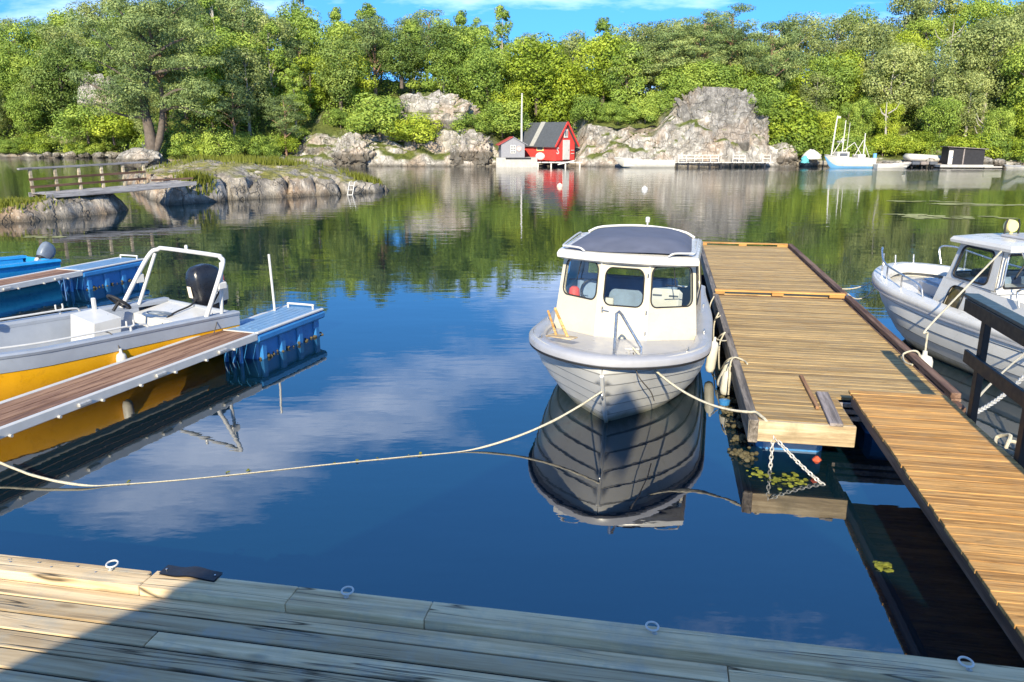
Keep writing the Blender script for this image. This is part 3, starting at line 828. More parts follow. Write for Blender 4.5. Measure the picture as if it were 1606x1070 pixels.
# the big pine on the point
hp = thing('pine_tree', 'big old pine with a thick forked trunk standing on the point', 'tree', (-32.0, 71.6, .9))
rs = np.random.RandomState(77); rn = random.Random(77)
stem = [(0, 0, -.5), (.05, 0, 1.0), (-.05, .1, 2.6), (-.2, 0, 4.4), (.1, .1, 6.4), (.9, 0, 8.4), (1.7, .1, 10.6), (2.1, 0, 12.4)]
m = MB(); m.tube(smooth_path(stem, 4), [lerp(.62, .10, (i / 28) ** .8) for i in range(29)], 10)
m.tube(smooth_path([(.1, -.1, .2), (.75, .2, 1.6), (1.15, .3, 3.4), (1.3, .2, 5.0)], 4), [lerp(.40, .16, i / 12) for i in range(13)], 8)
tips = []
br = [((-.1, 0, 3.4), (-2.2, -.4, 3.7), (-4.2, -.5, 4.6)), ((-.2, 0, 4.4), (-3.0, -.8, 5.6), (-5.6, -.6, 6.8)), ((0, 0, 5.6), (-2.6, .5, 7.4), (-4.9, .4, 8.6)),
      ((.2, 0, 6.6), (-1.8, -.8, 8.8), (-3.4, -.8, 10.6)), ((1.2, .2, 4.0), (3.2, -.5, 4.3), (5.4, -.4, 3.6)), ((1.3, .2, 5.0), (3.4, -.4, 5.8), (5.8, -.3, 5.4)),
      ((.4, 0, 7.0), (2.8, -.6, 7.4), (5.6, -.3, 7.6)), ((.9, 0, 8.4), (2.8, -.5, 9.4), (4.8, -.2, 10.2)), ((1.2, 0, 9.2), (-.2, -.6, 10.8), (-1.2, -.7, 12.4)),
      ((1.7, 0, 10.6), (3.0, -.4, 11.6), (4.2, -.2, 12.6)), ((1.7, 0, 10.8), (1.6, -.4, 12.4), (1.4, -.3, 13.8)), ((.2, .1, 6.4), (.2, -1.6, 7.4), (.6, -2.6, 8.6)),
      ((-.1, 0, 4.2), (.2, -1.6, 5.0), (.0, -3.0, 5.8)), ((1.3, 0, 9.4), (1.6, -1.4, 10.4), (2.0, -2.2, 11.0))]
for b in br:
    m.tube(smooth_path(b, 4), [lerp(.16, .05, i / 8) for i in range(9)], 6)
    A, B, C = map(Vector, b)
    for k in range(13):
        t = rn.uniform(.22, 1.10); q = (A.lerp(B, t * 2) if t < .5 else B.lerp(C, t * 2 - 1))
        tips.append(q + Vector((rn.uniform(-1.4, 1.4), rn.uniform(-1.3, 1.3), rn.uniform(-.1, 1.0))))
m.build('trunk', M['bark'], hp, True, 60)
C, N, S, T = clumps_to_leaves(rs, np.array([tuple(t) for t in tips]), rs.uniform(.75, 1.35, len(tips)), 215, .112, .45, .6, .5)
link(bpy.data.objects.new('crown', leaf_mesh('crown', C, N, S, T, M['needle'], rs, .36)), hp)
# bleached dead trunks
def dead_tree(px, py, Y, h, label):
    p = far(px, py, Y); t = thing('dead_tree', label, 'tree', p)
    m = MB(); rn = random.Random(px)
    m.tube([(0, 0, -.5), (.1 * h * rn.uniform(-1, 1), 0, h * .5), (.12 * h * rn.uniform(-1, 1), 0, h)], [.10, .07, .03], 6)
    for k in range(4):
        z = rn.uniform(.4, .85) * h; s = rn.choice((-1, 1)); m.tube([(0, 0, z * .9), (s * .25 * h, -.1, z + .1 * h), (s * .34 * h, -.1, z + .28 * h)], [.05, .04, .015], 5)
    m.build('trunk', M['bark_pale'], t, True)
dead_tree(432, 108, 92, 5.2, 'bleached bare trunk on the slope left of the pale knoll')
dead_tree(452, 108, 93, 4.2, 'shorter bleached bare trunk beside the pale knoll')
dead_tree(1390, 205, 77.5, 2.6, 'bare grey branching snag just behind the fishing boat')
dead_tree(1540, 238, 75.2, 3.2, 'pale leaning stem right behind the black shed')
dead_tree(1480, 108, 88, 4.6, 'bare pale stem high on the slope above the black shed')
# undergrowth and grass
rs = np.random.RandomState(5); rn = random.Random(5)
cs = []; rr = []
while len(cs) < 1150:
    X = rn.uniform(-72, 74); d = rn.uniform(2.4, 26) ; Y = shoreY(X) + d
    if abs(X) > Y * .68 + 2: continue
    if table(CLIFF, X) > 2.2 and d < 4.2: continue
    if -3 < X < 7 and d < 5: continue
    cs.append((X, Y, ground(X, Y) + .25)); rr.append(rn.uniform(.7, 1.6))
C, N, S, T = clumps_to_leaves(rs, np.array(cs), np.array(rr), 125, .11, .7, .85, .3)
tag(link(bpy.data.objects.new('undergrowth', leaf_mesh('undergrowth', C, N, S, T, M['leaf_mid'], rs))), 'low green undergrowth covering the ground of the wood', None, None, 'stuff')
def grass_patch(name, label, pts, n, hgt, seed):
    rs = np.random.RandomState(seed); rn = random.Random(seed); mb = MB()
    for k in range(n):
        cx, cy, sx, sy, fn = rn.choice(pts); x = rn.gauss(cx, sx); y = rn.gauss(cy, sy); z = fn(x, y)
        if z < .3: continue
        h = hgt * rn.uniform(.5, 1.2); a = rn.uniform(0, 6.28); dx, dy = math.cos(a) * .035, math.sin(a) * .035; lx, ly = rn.uniform(-.1, .1), rn.uniform(-.1, .1)
        mb.add([(x - dx, y - dy, z - .04), (x + dx, y + dy, z - .04), (x + lx, y + ly, z + h)], [(0, 1, 2)])
    return tag(mb.build(name, M['grass']), label, None, None, 'stuff')
M['grass'] = leaf_mat('grass', (.13, .15, .02), (.22, .23, .03), (.34, .31, .07), .3)
grass_patch('islet_grass', 'yellow-green grass on top of the rock islet', [(-17.5, 47, 1.6, 1.5, skz), (-15.2, 46, 1.4, 1.4, skz), (-12.6, 42.8, .8, .6, skz), (-14.2, 35.8, .35, .35, skz), (-7.8, 43, .5, .4, skz)], 5200, .34, 3)
grass_patch('ledge_grass', 'yellow-green grass on the flat ledge by the footbridge', [(-19.5, 28.8, 1.6, .8, lrz), (-18.4, 28.2, .6, .5, lrz)], 3000, .20, 4)
# ------------------------------------------------------------------ front quay
A = R(10.8)                      # bearing of the docks
DX = Vector((math.cos(A), -math.sin(A), 0)); DY = Vector((math.sin(A), math.cos(A), 0))
def plank_mesh(name, L, w, h, mat, ch=.004): return MB().box((0, 0, 0), (L, w, h), ch).mesh(name, mat)
q = thing('quay_deck', 'weathered grey plank quay in the foreground with a raised edge beam', 'quay', (0, 3.53, 0), -A)
rn = random.Random(2)
M['gap_dark'] = paint('gap_dark', (.012, .011, .010), .9, .3)
# edge beam: two rows of boards at the left, a single wide one further on
kz = .638
for (x0, x1, w) in ((-9.0, -2.02, .115), (-2.02, -1.17, .165), (-1.17, -.42, .165), (-.42, 6.5, .165)):
    me = plank_mesh('edge_board', x1 - x0 - .003, w, .10, M['deck_grey'], .004)
    put(me, 'edge_board', q, ((x0 + x1) / 2, -w / 2 - (.165 - w), kz - .05), (0, 0, rn.uniform(-.0006, .0006)))
put(plank_mesh('edge_strip', 7.0, .045, .094, M['grey_timber_x'] if 'grey_timber_x' in M else M['deck_grey'], .006), 'edge_board', q, (-5.55, -.0235, kz - .052))
pw = .131; y = -.168
joints = {0: [-3.2, 1.06], 1: [.08 + -5.1, 1.35], 2: [-1.72, 3.1], 3: [-4.0, 1.9], 4: [.15, 4.2], 5: [-2.6, 2.2], 6: [-.7, 3.8]}
for k in range(34):
    w = pw + rn.uniform(-.002, .002)
    xs = [-9.0] + (joints.get(k) or [rn.uniform(-4, -1), rn.uniform(1, 4)]) + [6.5]
    for a, b in zip(xs, xs[1:]):
        put(plank_mesh('plank', b - a - .005, w - .016, .034, M['deck_grey'], .003), 'plank', q, ((a + b) / 2, y - w / 2, .592 - .017 + rn.uniform(-.0025, .0025)), (rn.uniform(-.006, .006), 0, 0))
    y -= w
    if k < 14: put(MB().box((0, 0, 0), (15.4, .020, .012)).mesh('seam_strip', M['gap_dark']), 'seam_strip', q, (-1.25, y, .575))  # added near-black strips: dirt and gap shade put in as colour
# joists, fascia and piles
for x in (-8, -6.6, -5.2, -3.8, -2.4, -1.0, .4, 1.8, 3.2, 4.6, 6.0):
    put(MB().box((0, 0, 0), (.07, 4.2, .15)).mesh('joist', M['grey_timber']), 'joist', q, (x, -2.35, .48))
put(plank_mesh('fascia', 15.4, .04, .30, M['brown'], .004), 'fascia', q, (-1.25, -.045, .395))
for x in (-7.5, -4.5, -1.5, 1.5, 4.5): MB().lathe([(.11, -2.0), (.11, .40)], 12, (x, -.6, 0)).build('pile', M['brown'], q, True)
# screws on the left edge boards
sm = MB().lathe([(.0055, 0), (.0055, .004), (.003, .005)], 8).mesh('screw', M['steel'])
for (px, py) in ((14, 878), (16, 882), (60, 883), (120, 889), (150, 898), (80, 890)):
    v = onz(px, py, kz) - Vector((0, 3.53, 0)); put(sm, 'screw', q, (v.dot(DX), v.dot(DY), kz))
def ring_bolt(px, py, label, tilt):
    p = onz(px, py, kz + .02); t = thing('ring_bolt', label, 'ring', (p.x, p.y, kz), -A + tilt, 'mooring rings along the quay edge')
    MB().torus((0, 0, .022), .030, .0055, 22, 8, Matrix.Rotation(R(8), 3, 'X')).build('ring', M['white'], t, True, 60)
    MB().lathe([(.014, 0), (.014, .004), (.006, .006), (.006, .020)], 10, (0, -.026, 0)).build('eye_bolt', M['galv'], t, True)
ring_bolt(176, 885, 'galvanised mooring ring on the sunlit end of the quay edge', .2)
ring_bolt(545, 927, 'galvanised mooring ring right of the black rubber mat', .1)
ring_bolt(1023, 983, 'galvanised mooring ring on the quay edge below the moored cabin boat', .5)
ring_bolt(1515, 1039, 'galvanised mooring ring on the quay edge beside the gangway', .3)
p = onz(300, 900, kz)
mb = MB()
def mat_pt(i, j):
    u = i / 16 - .5; v = j / 6 - .5
    return (u * .345, v * .088 + .004 * math.sin(u * 9), .010 + .014 * math.exp(-((u - .02) / .16) ** 2) * (1 if v > -.2 else .6))
mb.grid(mat_pt, 17, 7); mb.grid(lambda i, j: Vector(mat_pt(i, j)) - Vector((0, 0, .009)), 17, 7)
o = mb.build('rubber_mat', M['black_mat'], None, True); o.location = p + Vector((0, -.005, .0)); o.rotation_euler = (0, 0, -A - .02)
tag(o, 'short black rubber strip nailed to the quay edge', 'mat')
for sx in (-.15, .15): MB().lathe([(.006, 0), (.006, .004)], 8, (sx, 0, .012)).build('nail', M['steel'], o)

# boathouse on the quay behind the camera; its gable shades the quay and the water in front
bh = thing('boathouse', 'tall gabled boathouse standing on the quay behind the photographer', 'building', (-.7, -3.0, 0), -A)
HW, EZ, TZ = 3.4, 2.75, 5.85
MB().prism([(-3.2, 0, .55), (3.2, 0, .55), (3.2, 0, 2.9), (0, 0, 5.75), (-3.2, 0, 2.9)], (0, -6, 0)).build('wall', M['boathouse_wall'], bh)
for s in (-1, 1):
    MB().prism([(0, .25, TZ), (s * HW, .25, EZ), (s * HW, .25, EZ - .12), (0, .25, TZ - .12)], (0, -6.5, 0)).build('roof', M['dark_roof'], bh)
MB().box((0, .03, 1.6), (1.8, .06, 2.1), .01).build('door', M['brown'], bh)

# ------------------------------------------------------------------ floating dock
DZ = .45
O = Vector((2.19, 6.80, 0))
def L2W(x, y, z=0): return O + DX * x + DY * y + Vector((0, 0, z))
WD = 2.06
def pontoon(label, y0, y1, notch, seed):
    t = thing('floating_dock', label, 'dock', L2W(0, y0), -A)
    rn = random.Random(seed); L = y1 - y0
    n = int(round((L - .12) / .112)); st = (L - .12) / n
    full = plank_mesh('plank', WD - .15, st - .007, .03, M['deck_tan'], .003)
    short = plank_mesh('plank', .83, st - .007, .03, M['deck_tan'], .003)
    for k in range(n):
        yy = .10 + (k + .5) * st
        if notch and yy < .85: put(short, 'plank', t, (.08 + .415, yy, DZ - .015 + rn.uniform(-.002, .002)), (0, 0, rn.uniform(-.002, .002)))
        else: put(full, 'plank', t, (.08 + (WD - .15) / 2, yy, DZ - .015 + rn.uniform(-.002, .002)), (0, 0, rn.uniform(-.002, .002)))
    put(MB().box((0, 0, 0), (.085, L - .02, .22), .006).mesh('side_beam', M['grey_timber']), 'side_beam', t, (.035, L / 2, DZ - .095))
    put(MB().box((0, 0, 0), (.085, L - (.75 if notch else .02), .22), .006).mesh('side_beam', M['brown_y']), 'side_beam', t, (WD - .035, L / 2 + (.37 if notch else 0), DZ - .100))
    # raised kerb along the outer edge
    ky0 = .95 if notch else .1
    put(MB().box((0, 0, 0), (.095, L - ky0 - .1, .055), .006).mesh('kerb_rail', M['brown_y']), 'kerb_rail', t, (WD - .02, (L + ky0) / 2 - .03, DZ + .055))
    k = ky0 + .1
    while k < L - .1:
        put(MB().box((0, 0, 0), (.09, .20, .028)).mesh('kerb_block', M['brown_y']), 'kerb_block', t, (WD - .02, k, DZ + .0145)); k += .85
    if notch:
        put(plank_mesh('end_board', .93, .05, .20, M['pale_timber'], .006), 'end_board', t, (.455, .040, DZ - .092))
        put(plank_mesh('notch_board', .76, .03, .19, M['grey_timber'], .004).copy(), 'notch_board', t, (.905, .46, DZ - .10), (0, 0, PI / 2))
        for zz in (.0, .07, .14): put(plank_mesh('notch_slat', .82, .03, .045, M['grey_board'], .004), 'notch_slat', t, (1.34, .83, DZ - .06 - zz))
    else:
        put(plank_mesh('end_board', WD - .1, .04, .18, M['brown'], .004), 'end_board', t, (WD / 2, .03, DZ - .10))
    put(plank_mesh('end_board', WD - .1, .04, .18, M['brown'], .004), 'end_board', t, (WD / 2, L - .03, DZ - .10))
    for x in (.45, 1.6):
        yy = .92 if x < 1 else 1.5
        while yy < L - .5:
            fb = MB(); fb.box((x, yy, .03), (.62, .86, .52), .06); fb.build('float_tank', M['blue_plastic'], t); yy += 1.5
    return t
d1 = pontoon('near section of the floating timber dock between the two white boats', -.06, 5.86, True, 5)
d2 = pontoon('far section of the floating timber dock beyond the raised cross beam', 5.92, 11.95, False, 6)
# cross beams with hand slots at the joint and at the far end
for (root, yy, sx) in ((d2, .06, 1.0), (d2, 5.98, .98)):
    for (a, b) in ((.03, .18), (.92, 1.10), (1.80, 2.04)):
        put(plank_mesh('cross_block', b - a, .10, .045, M['deck_orange'], .005), 'cross_block', root, ((a + b) / 2 * sx, yy, DZ + .0235))
    put(plank_mesh('cross_beam', 2.02 * sx, .11, .03, M['deck_orange'], .005), 'cross_beam', root, (1.03 * sx, yy, DZ + .062))
# loose timber lying on the dock
def loose(px0, py0, px1, py1, w, h, label, mat, name='loose_board'):
    a = onz(px0, py0, DZ); b = onz(px1, py1, DZ); c = (a + b) / 2; v = b - a
    o = MB().box((0, 0, 0), (w, v.length, h), .004).build(name, M[mat]); o.location = (c.x, c.y, DZ + h / 2 + .003); o.rotation_euler = (0, 0, math.atan2(v.y, v.x) - PI / 2)
    return tag(o, label, 'board')
loose(1312, 670, 1289, 619, .115, .03, 'short grey board lying on the dock next to the gangway notch', 'grey_board')
loose(1282, 643, 1256, 592, .035, .03, 'thin brown batten lying on the dock beside the grey board', 'stick', 'loose_batten')
# the gangway
GZ = .60
gw = thing('gangway', 'orange-brown plank gangway from the quay to the floating dock', 'gangway', L2W(.97, .60), -A)
GL = 4.35; GW = .87
n = 41; st = GL / n
me = plank_mesh('plank', GW, st - .0045, .028, M['deck_orange'], .003)
rn = random.Random(8)
for k in range(n): put(me, 'plank', gw, (GW / 2 + rn.uniform(-.005, .005), -(k + .5) * st, GZ - .014 + rn.uniform(-.002, .002)), (0, 0, rn.uniform(-.003, .003)))
for x in (.035, GW - .035): put(MB().box((0, 0, 0), (.05, GL - .02, .12), .004).mesh('stringer', M['brown_y']), 'stringer', gw, (x + (.02 if x < .1 else -.02), -GL / 2, GZ - .091))
# black railing along the gangway's outer side
rl = thing('railing', 'black wooden railing along the outer side of the gangway', 'railing', L2W(.97 + GW + .03, .05), -A)
for yy in (-.02, -1.0, -2.0, -3.0):
    put(MB().box((0, 0, 0), (.055, .085, 1.02), .004).mesh('post', M['black_rail']), 'post', rl, (0, yy, .50 + .51))
put(MB().box((0, 0, 0), (.03, 3.75, .115), .003).mesh('rail', M['black_rail']), 'rail', rl, (-.04, -1.50, 1.515))
put(MB().box((0, 0, 0), (.03, 3.45, .115), .003).mesh('rail', M['black_rail']), 'rail', rl, (-.045, -1.52, 1.09))
put(MB().box((0, 0, 0), (.125, 3.85, .03), .003).mesh('top_board', M['rail_top']), 'top_board', rl, (.02, -1.47, 1.59))
# ------------------------------------------------------------------ boat building blocks (x across, y from bow to stern, z up)
def hole_loop(h, rad, n=5):
    """rounded rectangle in (u, v), counter-clockwise, grouped by corner"""
    u0, v0, u1, v1 = h; ru, rv = rad
    out = []
    for (cu, cv, a0) in ((u1 - ru, v1 - rv, 0), (u0 + ru, v1 - rv, 90), (u0 + ru, v0 + rv, 180), (u1 - ru, v0 + rv, 270)):
        out.append([(cu + ru * math.cos(R(a0 + 90 * k / n)), cv + rv * math.sin(R(a0 + 90 * k / n))) for k in range(n + 1)])
    return out
class Panel:
    """a four-cornered wall panel: corners bottom-left, bottom-right, top-right, top-left"""
    def __init__(s, a, b, c, d): s.c = [Vector(x) for x in (a, b, c, d)]
    def at(s, u, v, off=0.0):
        a, b, c, d = s.c
        p = a.lerp(b, u).lerp(d.lerp(c, u), v)
        if off: p = p + s.n() * off
        return p
    def n(s):
        a, b, c, d = s.c; return (b - a).cross(d - a).normalized()
    def wall(s, mb, hole=None, rad=(.1, .12), th=.03):
        for off in (0.0, -th):
            if hole is None: mb.poly([s.at(u, v, off) for u, v in ((0, 0), (1, 0), (1, 1), (0, 1))]); continue
            lp = hole_loop(hole, rad); oc = [(1, 1), (0, 1), (0, 0), (1, 0)]
            for k in range(4):
                O_ = s.at(*oc[k], off); arc = [s.at(*q, off) for q in lp[k]]
                for i in range(len(arc) - 1): mb.poly([O_, arc[i], arc[i + 1]])
                mb.poly([O_, arc[-1], s.at(*lp[(k + 1) % 4][0], off), s.at(*oc[(k + 1) % 4], off)])
        if hole is not None:
            lp = [q for c in hole_loop(hole, rad) for q in c]
            for i in range(len(lp)):
                a, b = lp[i], lp[(i + 1) % len(lp)]
                mb.poly([s.at(*a), s.at(*b), s.at(*b, -th), s.at(*a, -th)])
    def pane(s, parent, hole, rad=(.1, .12), glass='glass', frame='rubber', fr=.009, off=-.012):
        lp = [s.at(*q, off) for c in hole_loop(hole, rad) for q in c]
        o = MB().poly(lp).build('window', M[glass], parent)
        MB().tube([s.at(*q, .004) for c in hole_loop(hole, rad) for q in c], fr, 6, closed=True).build('window_frame', M[frame], o, True, 60)
        return o

class Hull:
    def __init__(s, L, B, bow, sheer, keel0, keelz, keel_run, pb=(1.25, .85), pm=(2.6, .62), tb=.86, plan=.62):
        s.L, s.B, s.bow, s.sheer, s.keel0, s.keelz, s.kr, s.pb, s.pm, s.tb, s.pl = L, B, bow, sheer, keel0, keelz, keel_run, pb, pm, tb, plan
    def b(s, y):
        t = clamp(y / s.bow); f = (1 - (1 - t) ** 2) ** s.pl
        return s.B / 2 * f * lerp(1.0, s.tb, sstep(s.L * .5, s.L, y)) + .012
    def sh(s, y): return table(s.sheer, y)
    def kl(s, y): return s.keelz + (s.keel0 - s.keelz) * (1 - min(1, y / s.kr)) ** 1.9
    def pt(s, y, v, side, off=0.0):
        sh = s.sh(y); k = min(s.kl(y), sh - .03); t = sstep(.3, 2.3, y)
        p = lerp(s.pb[0], s.pm[0], t); q = lerp(s.pb[1], s.pm[1], t)
        x = s.b(y) * max(0, 1 - v ** p) ** q + off
        return Vector((side * x, y, sh - (sh - k) * v))
    def ptl(s, v, t, side, off=0.0):
        """a point on plank line v: each line ends at its own height on the stem"""
        zs = lerp(s.sh(0), s.keelz * .9, v); f = clamp((zs - s.keelz) / (s.keel0 - s.keelz))
        y0 = s.kr * (1 - f ** (1 / 1.9)); y = y0 + (s.L - y0) * t ** 1.6
        sh = s.sh(y); k = min(s.kl(y), sh - .03); z = lerp(zs, sh - (sh - k) * v, sstep(0, 2.2, y - y0))
        w = clamp((sh - z) / (sh - k)); q = sstep(.3, 2.3, y)
        x = s.b(y) * max(0, 1 - w ** lerp(s.pb[0], s.pm[0], q)) ** lerp(s.pb[1], s.pm[1], q) + off * sstep(0, .12, y - y0)
        return Vector((side * x, y, z))
    def ys(s, n): return [s.L * (i / n) ** 1.6 for i in range(n + 1)]
    def strakes(s, parent, mat, nst=7, n=40, lip=.016, vend=1.0, name='strake'):
        ys = s.ys(n); vs = [vend * (k / nst) for k in range(nst + 1)]
        for side in (-1, 1):
            for k in range(nst):
                mb = MB(); a, b = vs[k], vs[k + 1]
                rows = [(a, 0.0), (lerp(a, b, .5), lip * .5), (b, lip), (b + .001, -.006)]
                mb.grid(lambda i, j: s.ptl(min(1, rows[j][0]), i / n, side, rows[j][1]), n + 1, 4)
                st_ = mb.build(name, mat, parent, True, 40)
                if k:
                    sm_ = MB(); sm_.grid(lambda i, j: s.ptl(a + (.001, .014)[j], i / n, side, .005), n + 1, 2); sm_.build('lap_seam', M['seam'], st_, True)
    def shell(s, parent, mat, v0=0.0, v1=1.0, n=40, m=14, name='hull', off=0.0):
        ys = s.ys(n); mb = MB()
        for side in (-1, 1): mb.grid(lambda i, j: s.pt(ys[i], lerp(v0, v1, j / m), side, off), n + 1, m + 1)
        return mb.build(name, mat, parent, True, 40)
    def transom(s, parent, mat, m=12):
        a = [s.pt(s.L, j / m, 1) for j in range(m + 1)]; b = [s.pt(s.L, j / m, -1) for j in range(m + 1)]
        return MB().prism(a + b[::-1][1:], (0, -.03, 0)).build('transom', mat, parent)
    def outline(s, n=40):
        ys = s.ys(n)
        return [(-s.b(y), y, s.sh(y)) for y in ys[::-1]] + [(s.b(y), y, s.sh(y)) for y in ys[1:]]
    def ring(s, parent, mat, prof, name, n=40):
        """sweep a closed profile of (outward, up) offsets along the sheer line"""
        P = [Vector(p) for p in s.outline(n)]; mb = MB(); m = len(prof)
        N = []
        for i in range(len(P)):
            t = P[min(i + 1, len(P) - 1)] - P[max(i - 1, 0)]; N.append(Vector((t.y, -t.x, 0)).normalized())
        mb.grid(lambda i, j: P[i] + N[i] * prof[j % m][0] + Vector((0, 0, prof[j % m][1])), len(P), m + 1)
        mb.poly([P[0] + N[0] * a + Vector((0, 0, b)) for a, b in prof]); mb.poly([P[-1] + N[-1] * a + Vector((0, 0, b)) for a, b in prof])
        return mb.build(name, mat, parent, True, 40)
    def plate(s, parent, mat, y0, y1, drop, inset, name='deck', n=18):
        mb = MB(); ys = [lerp(y0, y1, i / n) for i in range(n + 1)]
        mb.grid(lambda i, j: Vector((max(.02, s.b(ys[i]) - inset) * (j / 4 - 1) if j <= 8 else 0, ys[i], s.sh(ys[i]) - drop)), n + 1, 9)
        return mb.build(name, mat, parent, True)
    def liner(s, parent, mat, y0, y1, drop, inset, fz, name='liner', n=18):
        """inner sides and floor of an open boat"""
        mb = MB(); ys = [lerp(y0, y1, i / n) for i in range(n + 1)]
        def f(i, j):
            y = ys[i]; b = max(.03, s.b(y) - inset); z = s.sh(y) - drop; bb = b * .88
            return Vector(((-b, y, z), (-bb, y, fz), (0, y, fz), (bb, y, fz), (b, y, z))[j])
        mb.grid(f, n + 1, 5)
        return mb.build(name, mat, parent, True, 30)

M['seam'] = paint('seam', (.34, .33, .30), .7, .3)
# ------------------------------------------------------------------ white cabin boat in the middle
cb = thing('cabin_boat', 'small white clinker cabin boat with a dark blue roof moored beside the dock', 'boat', (.86, 7.34, 0), rot=(0, R(1.6), -R(14.5)))
H1 = Hull(5.3, 1.94, 1.45, [(0, .86), (.5, .81), (1.0, .77), (2.2, .70), (5.3, .66)], .70, -.34, 1.35, pb=(1.0, 1.12))
H1.strakes(cb, M['hull_grey'], 8)
H1.transom(cb, M['grp'])
H1.ring(cb, M['grey_grp'], [(.030, -.060), (.048, -.045), (.048, .005), (.036, .022), (-.03, .040), (-.12, .036), (-.145, .015), (-.145, -.09), (-.0, -.07)], 'gunwale')
H1.ring(cb, M['rubber'], [(.015, -.080), (.040, -.076), (.040, -.061), (.0, -.061)], 'rubbing_strake')
H1.plate(cb, M['grey_grp'], .10, 1.75, .03, .13, 'foredeck')
H1.liner(cb, M['grp'], 1.75, 5.25, .06, .13, .16, 'cockpit_liner')
# stem band
MB().tube([(0, y, H1.kl(y) + .0) for y in [.0, .08, .2, .35, .5, .7, .9, 1.1]], .022, 8).build('stem_band', M['hull_grey'], cb, True)
MB().torus((0, .17, H1.kl(.17) - .02), .035, .010, 14, 6, Matrix.Rotation(PI / 2, 3, 'Y')).build('bow_eye', M['steel'], cb, True)
zb, zt = .62, 1.53
BL = [(-.83, 1.58), (-.285, 1.24), (.285, 1.24), (.83, 1.58)]
TL = [(-.745, 1.66), (-.262, 1.36), (.262, 1.36), (.745, 1.66)]
v3 = lambda p, z: (p[0], p[1], z)
fp = [Panel(v3(BL[i], zb), v3(BL[i + 1], zb), v3(TL[i + 1], zt), v3(TL[i], zt)) for i in range(3)]
W1 = [((.10, .50, .93, .965), (.12, .10)), ((.10, .46, .90, .93), (.14, .11)), ((.06, .46, .92, .965), (.12, .10))]
for i in range(3):
    mb = MB(); fp[i].wall(mb, *W1[i], th=.035)
    o = mb.build('cabin_front' if i != 1 else 'door', M['cream'], cb)
    fp[i].pane(o, *W1[i])
    if i == 1:
        h = fp[1].at(.10, .40, .012)
        MB().tube([h + Vector((0, -.01, -.03)), h + Vector((0, -.012, .035))], .010, 6).tube([h + Vector((0, -.02, 0)), h + Vector((.075, -.03, -.005))], .008, 6).build('handle', M['steel'], o, True)
        for v in (.14, .40, .86): MB().lathe([(.010, -.022), (.010, .022)], 8, fp[1].at(.985, v, .012)).build('hinge', M['steel'], o, True)
for i in (1, 2):   # seams between the front panels
    MB().tube([v3((BL[i][0] * 1.01, BL[i][1] - .006), zb), v3((TL[i][0] * 1.01, TL[i][1] - .006), zt)], .011, 6).build('door_post', M['grp'], cb, True)
SB = [(-.86, 3.05), (.86, 3.05)]; ST = [(-.76, 3.0), (.76, 3.0)]
for s in (0, 1):
    if s == 0: pn = Panel(v3(SB[0], zb - .1), v3(BL[0], zb - .1), v3(TL[0], zt), v3(ST[0], zt))
    else: pn = Panel(v3(BL[3], zb - .1), v3(SB[1], zb - .1), v3(ST[1], zt), v3(TL[3], zt))
    hs = (.05, .50, .93, .95); mb = MB(); pn.wall(mb, hs, (.05, .10), .03)
    o = mb.build('cabin_side', M['cream'], cb); pn.pane(o, hs, (.05, .10))
pn = Panel(v3(SB[1], .35), v3(SB[0], .35), v3(ST[0], zt), v3(ST[1], zt))
hs = (.08, .52, .92, .95); mb = MB(); pn.wall(mb, hs, (.05, .08), .03); o = mb.build('cabin_back', M['grp'], cb); pn.pane(o, hs, (.05, .08))
# roof: white lip all round, cloth-covered crown
def roof_loop(grow, z, y0, y1, w0, w1, n=9):
    out = []
    for k in range(n): # front edge, bowed forward
        t = k / (n - 1) * 2 - 1; out.append(Vector((t * (w0 + grow), y0 - grow + .16 * abs(t) ** 2.2, z)))
    for k in range(n):
        t = 1 - k / (n - 1) * 2; out.append(Vector((t * (w1 + grow), y1 + grow - .05 * abs(t) ** 3, z)))
    return out
mb = MB(); loops = [roof_loop(.0, 1.515, 1.30, 3.06, .74, .74), roof_loop(.045, 1.54, 1.30, 3.06, .74, .74), roof_loop(.05, 1.585, 1.30, 3.06, .74, .74), roof_loop(.03, 1.625, 1.30, 3.06, .74, .74), roof_loop(-.04, 1.645, 1.32, 3.06, .74, .74)]
mb.grid(lambda i, j: loops[j][i], 18, 5, closeu=True); mb.poly(loops[0]); mb.poly(loops[-1])
rf = mb.build('roof', M['grp'], cb, True, 40)
mb = MB()
def crownz(i, j):
    u = i / 14 * 2 - 1; v = j / 14
    y = lerp(1.30 + .14 * abs(u) ** 2.2, 3.0, v); x = u * lerp(.71, .66, v)
    e = (1 - abs(u) ** 3.2) * min(1, (v + .02) / .30, (1.03 - v) / .10) 
    return Vector((x, y, 1.635 + .135 * max(0, e) ** .7 + .012 * math.sin(u * 3.1)))
mb.grid(crownz, 15, 15); mb.build('roof_cover', M['navy_cloth'], rf, True, 60)
MB().tube(smooth_path([(-.68, 3.02, 1.65), (-.5, 3.03, 1.725), (0, 3.04, 1.765), (.5, 3.03, 1.725), (.68, 3.02, 1.65)], 4), .016, 8).build('roof_rim', M['white'], rf, True)
for s in (-1, 1):
    MB().tube(smooth_path([(s * .46, 1.30, 1.64), (s * .52, 1.31, 1.675), (s * .68, 1.40, 1.675), (s * .735, 1.54, 1.67), (s * .735, 2.6, 1.68), (s * .73, 2.75, 1.63)], 4), .011, 8).build('grab_rail', M['white'], rf, True)
MB().lathe([(.012, 0), (.012, .06), (.026, .065), (.03, .12), (.018, .135)], 12, (.08, 2.95, 1.76)).build('mast_light', M['white'], rf, True)
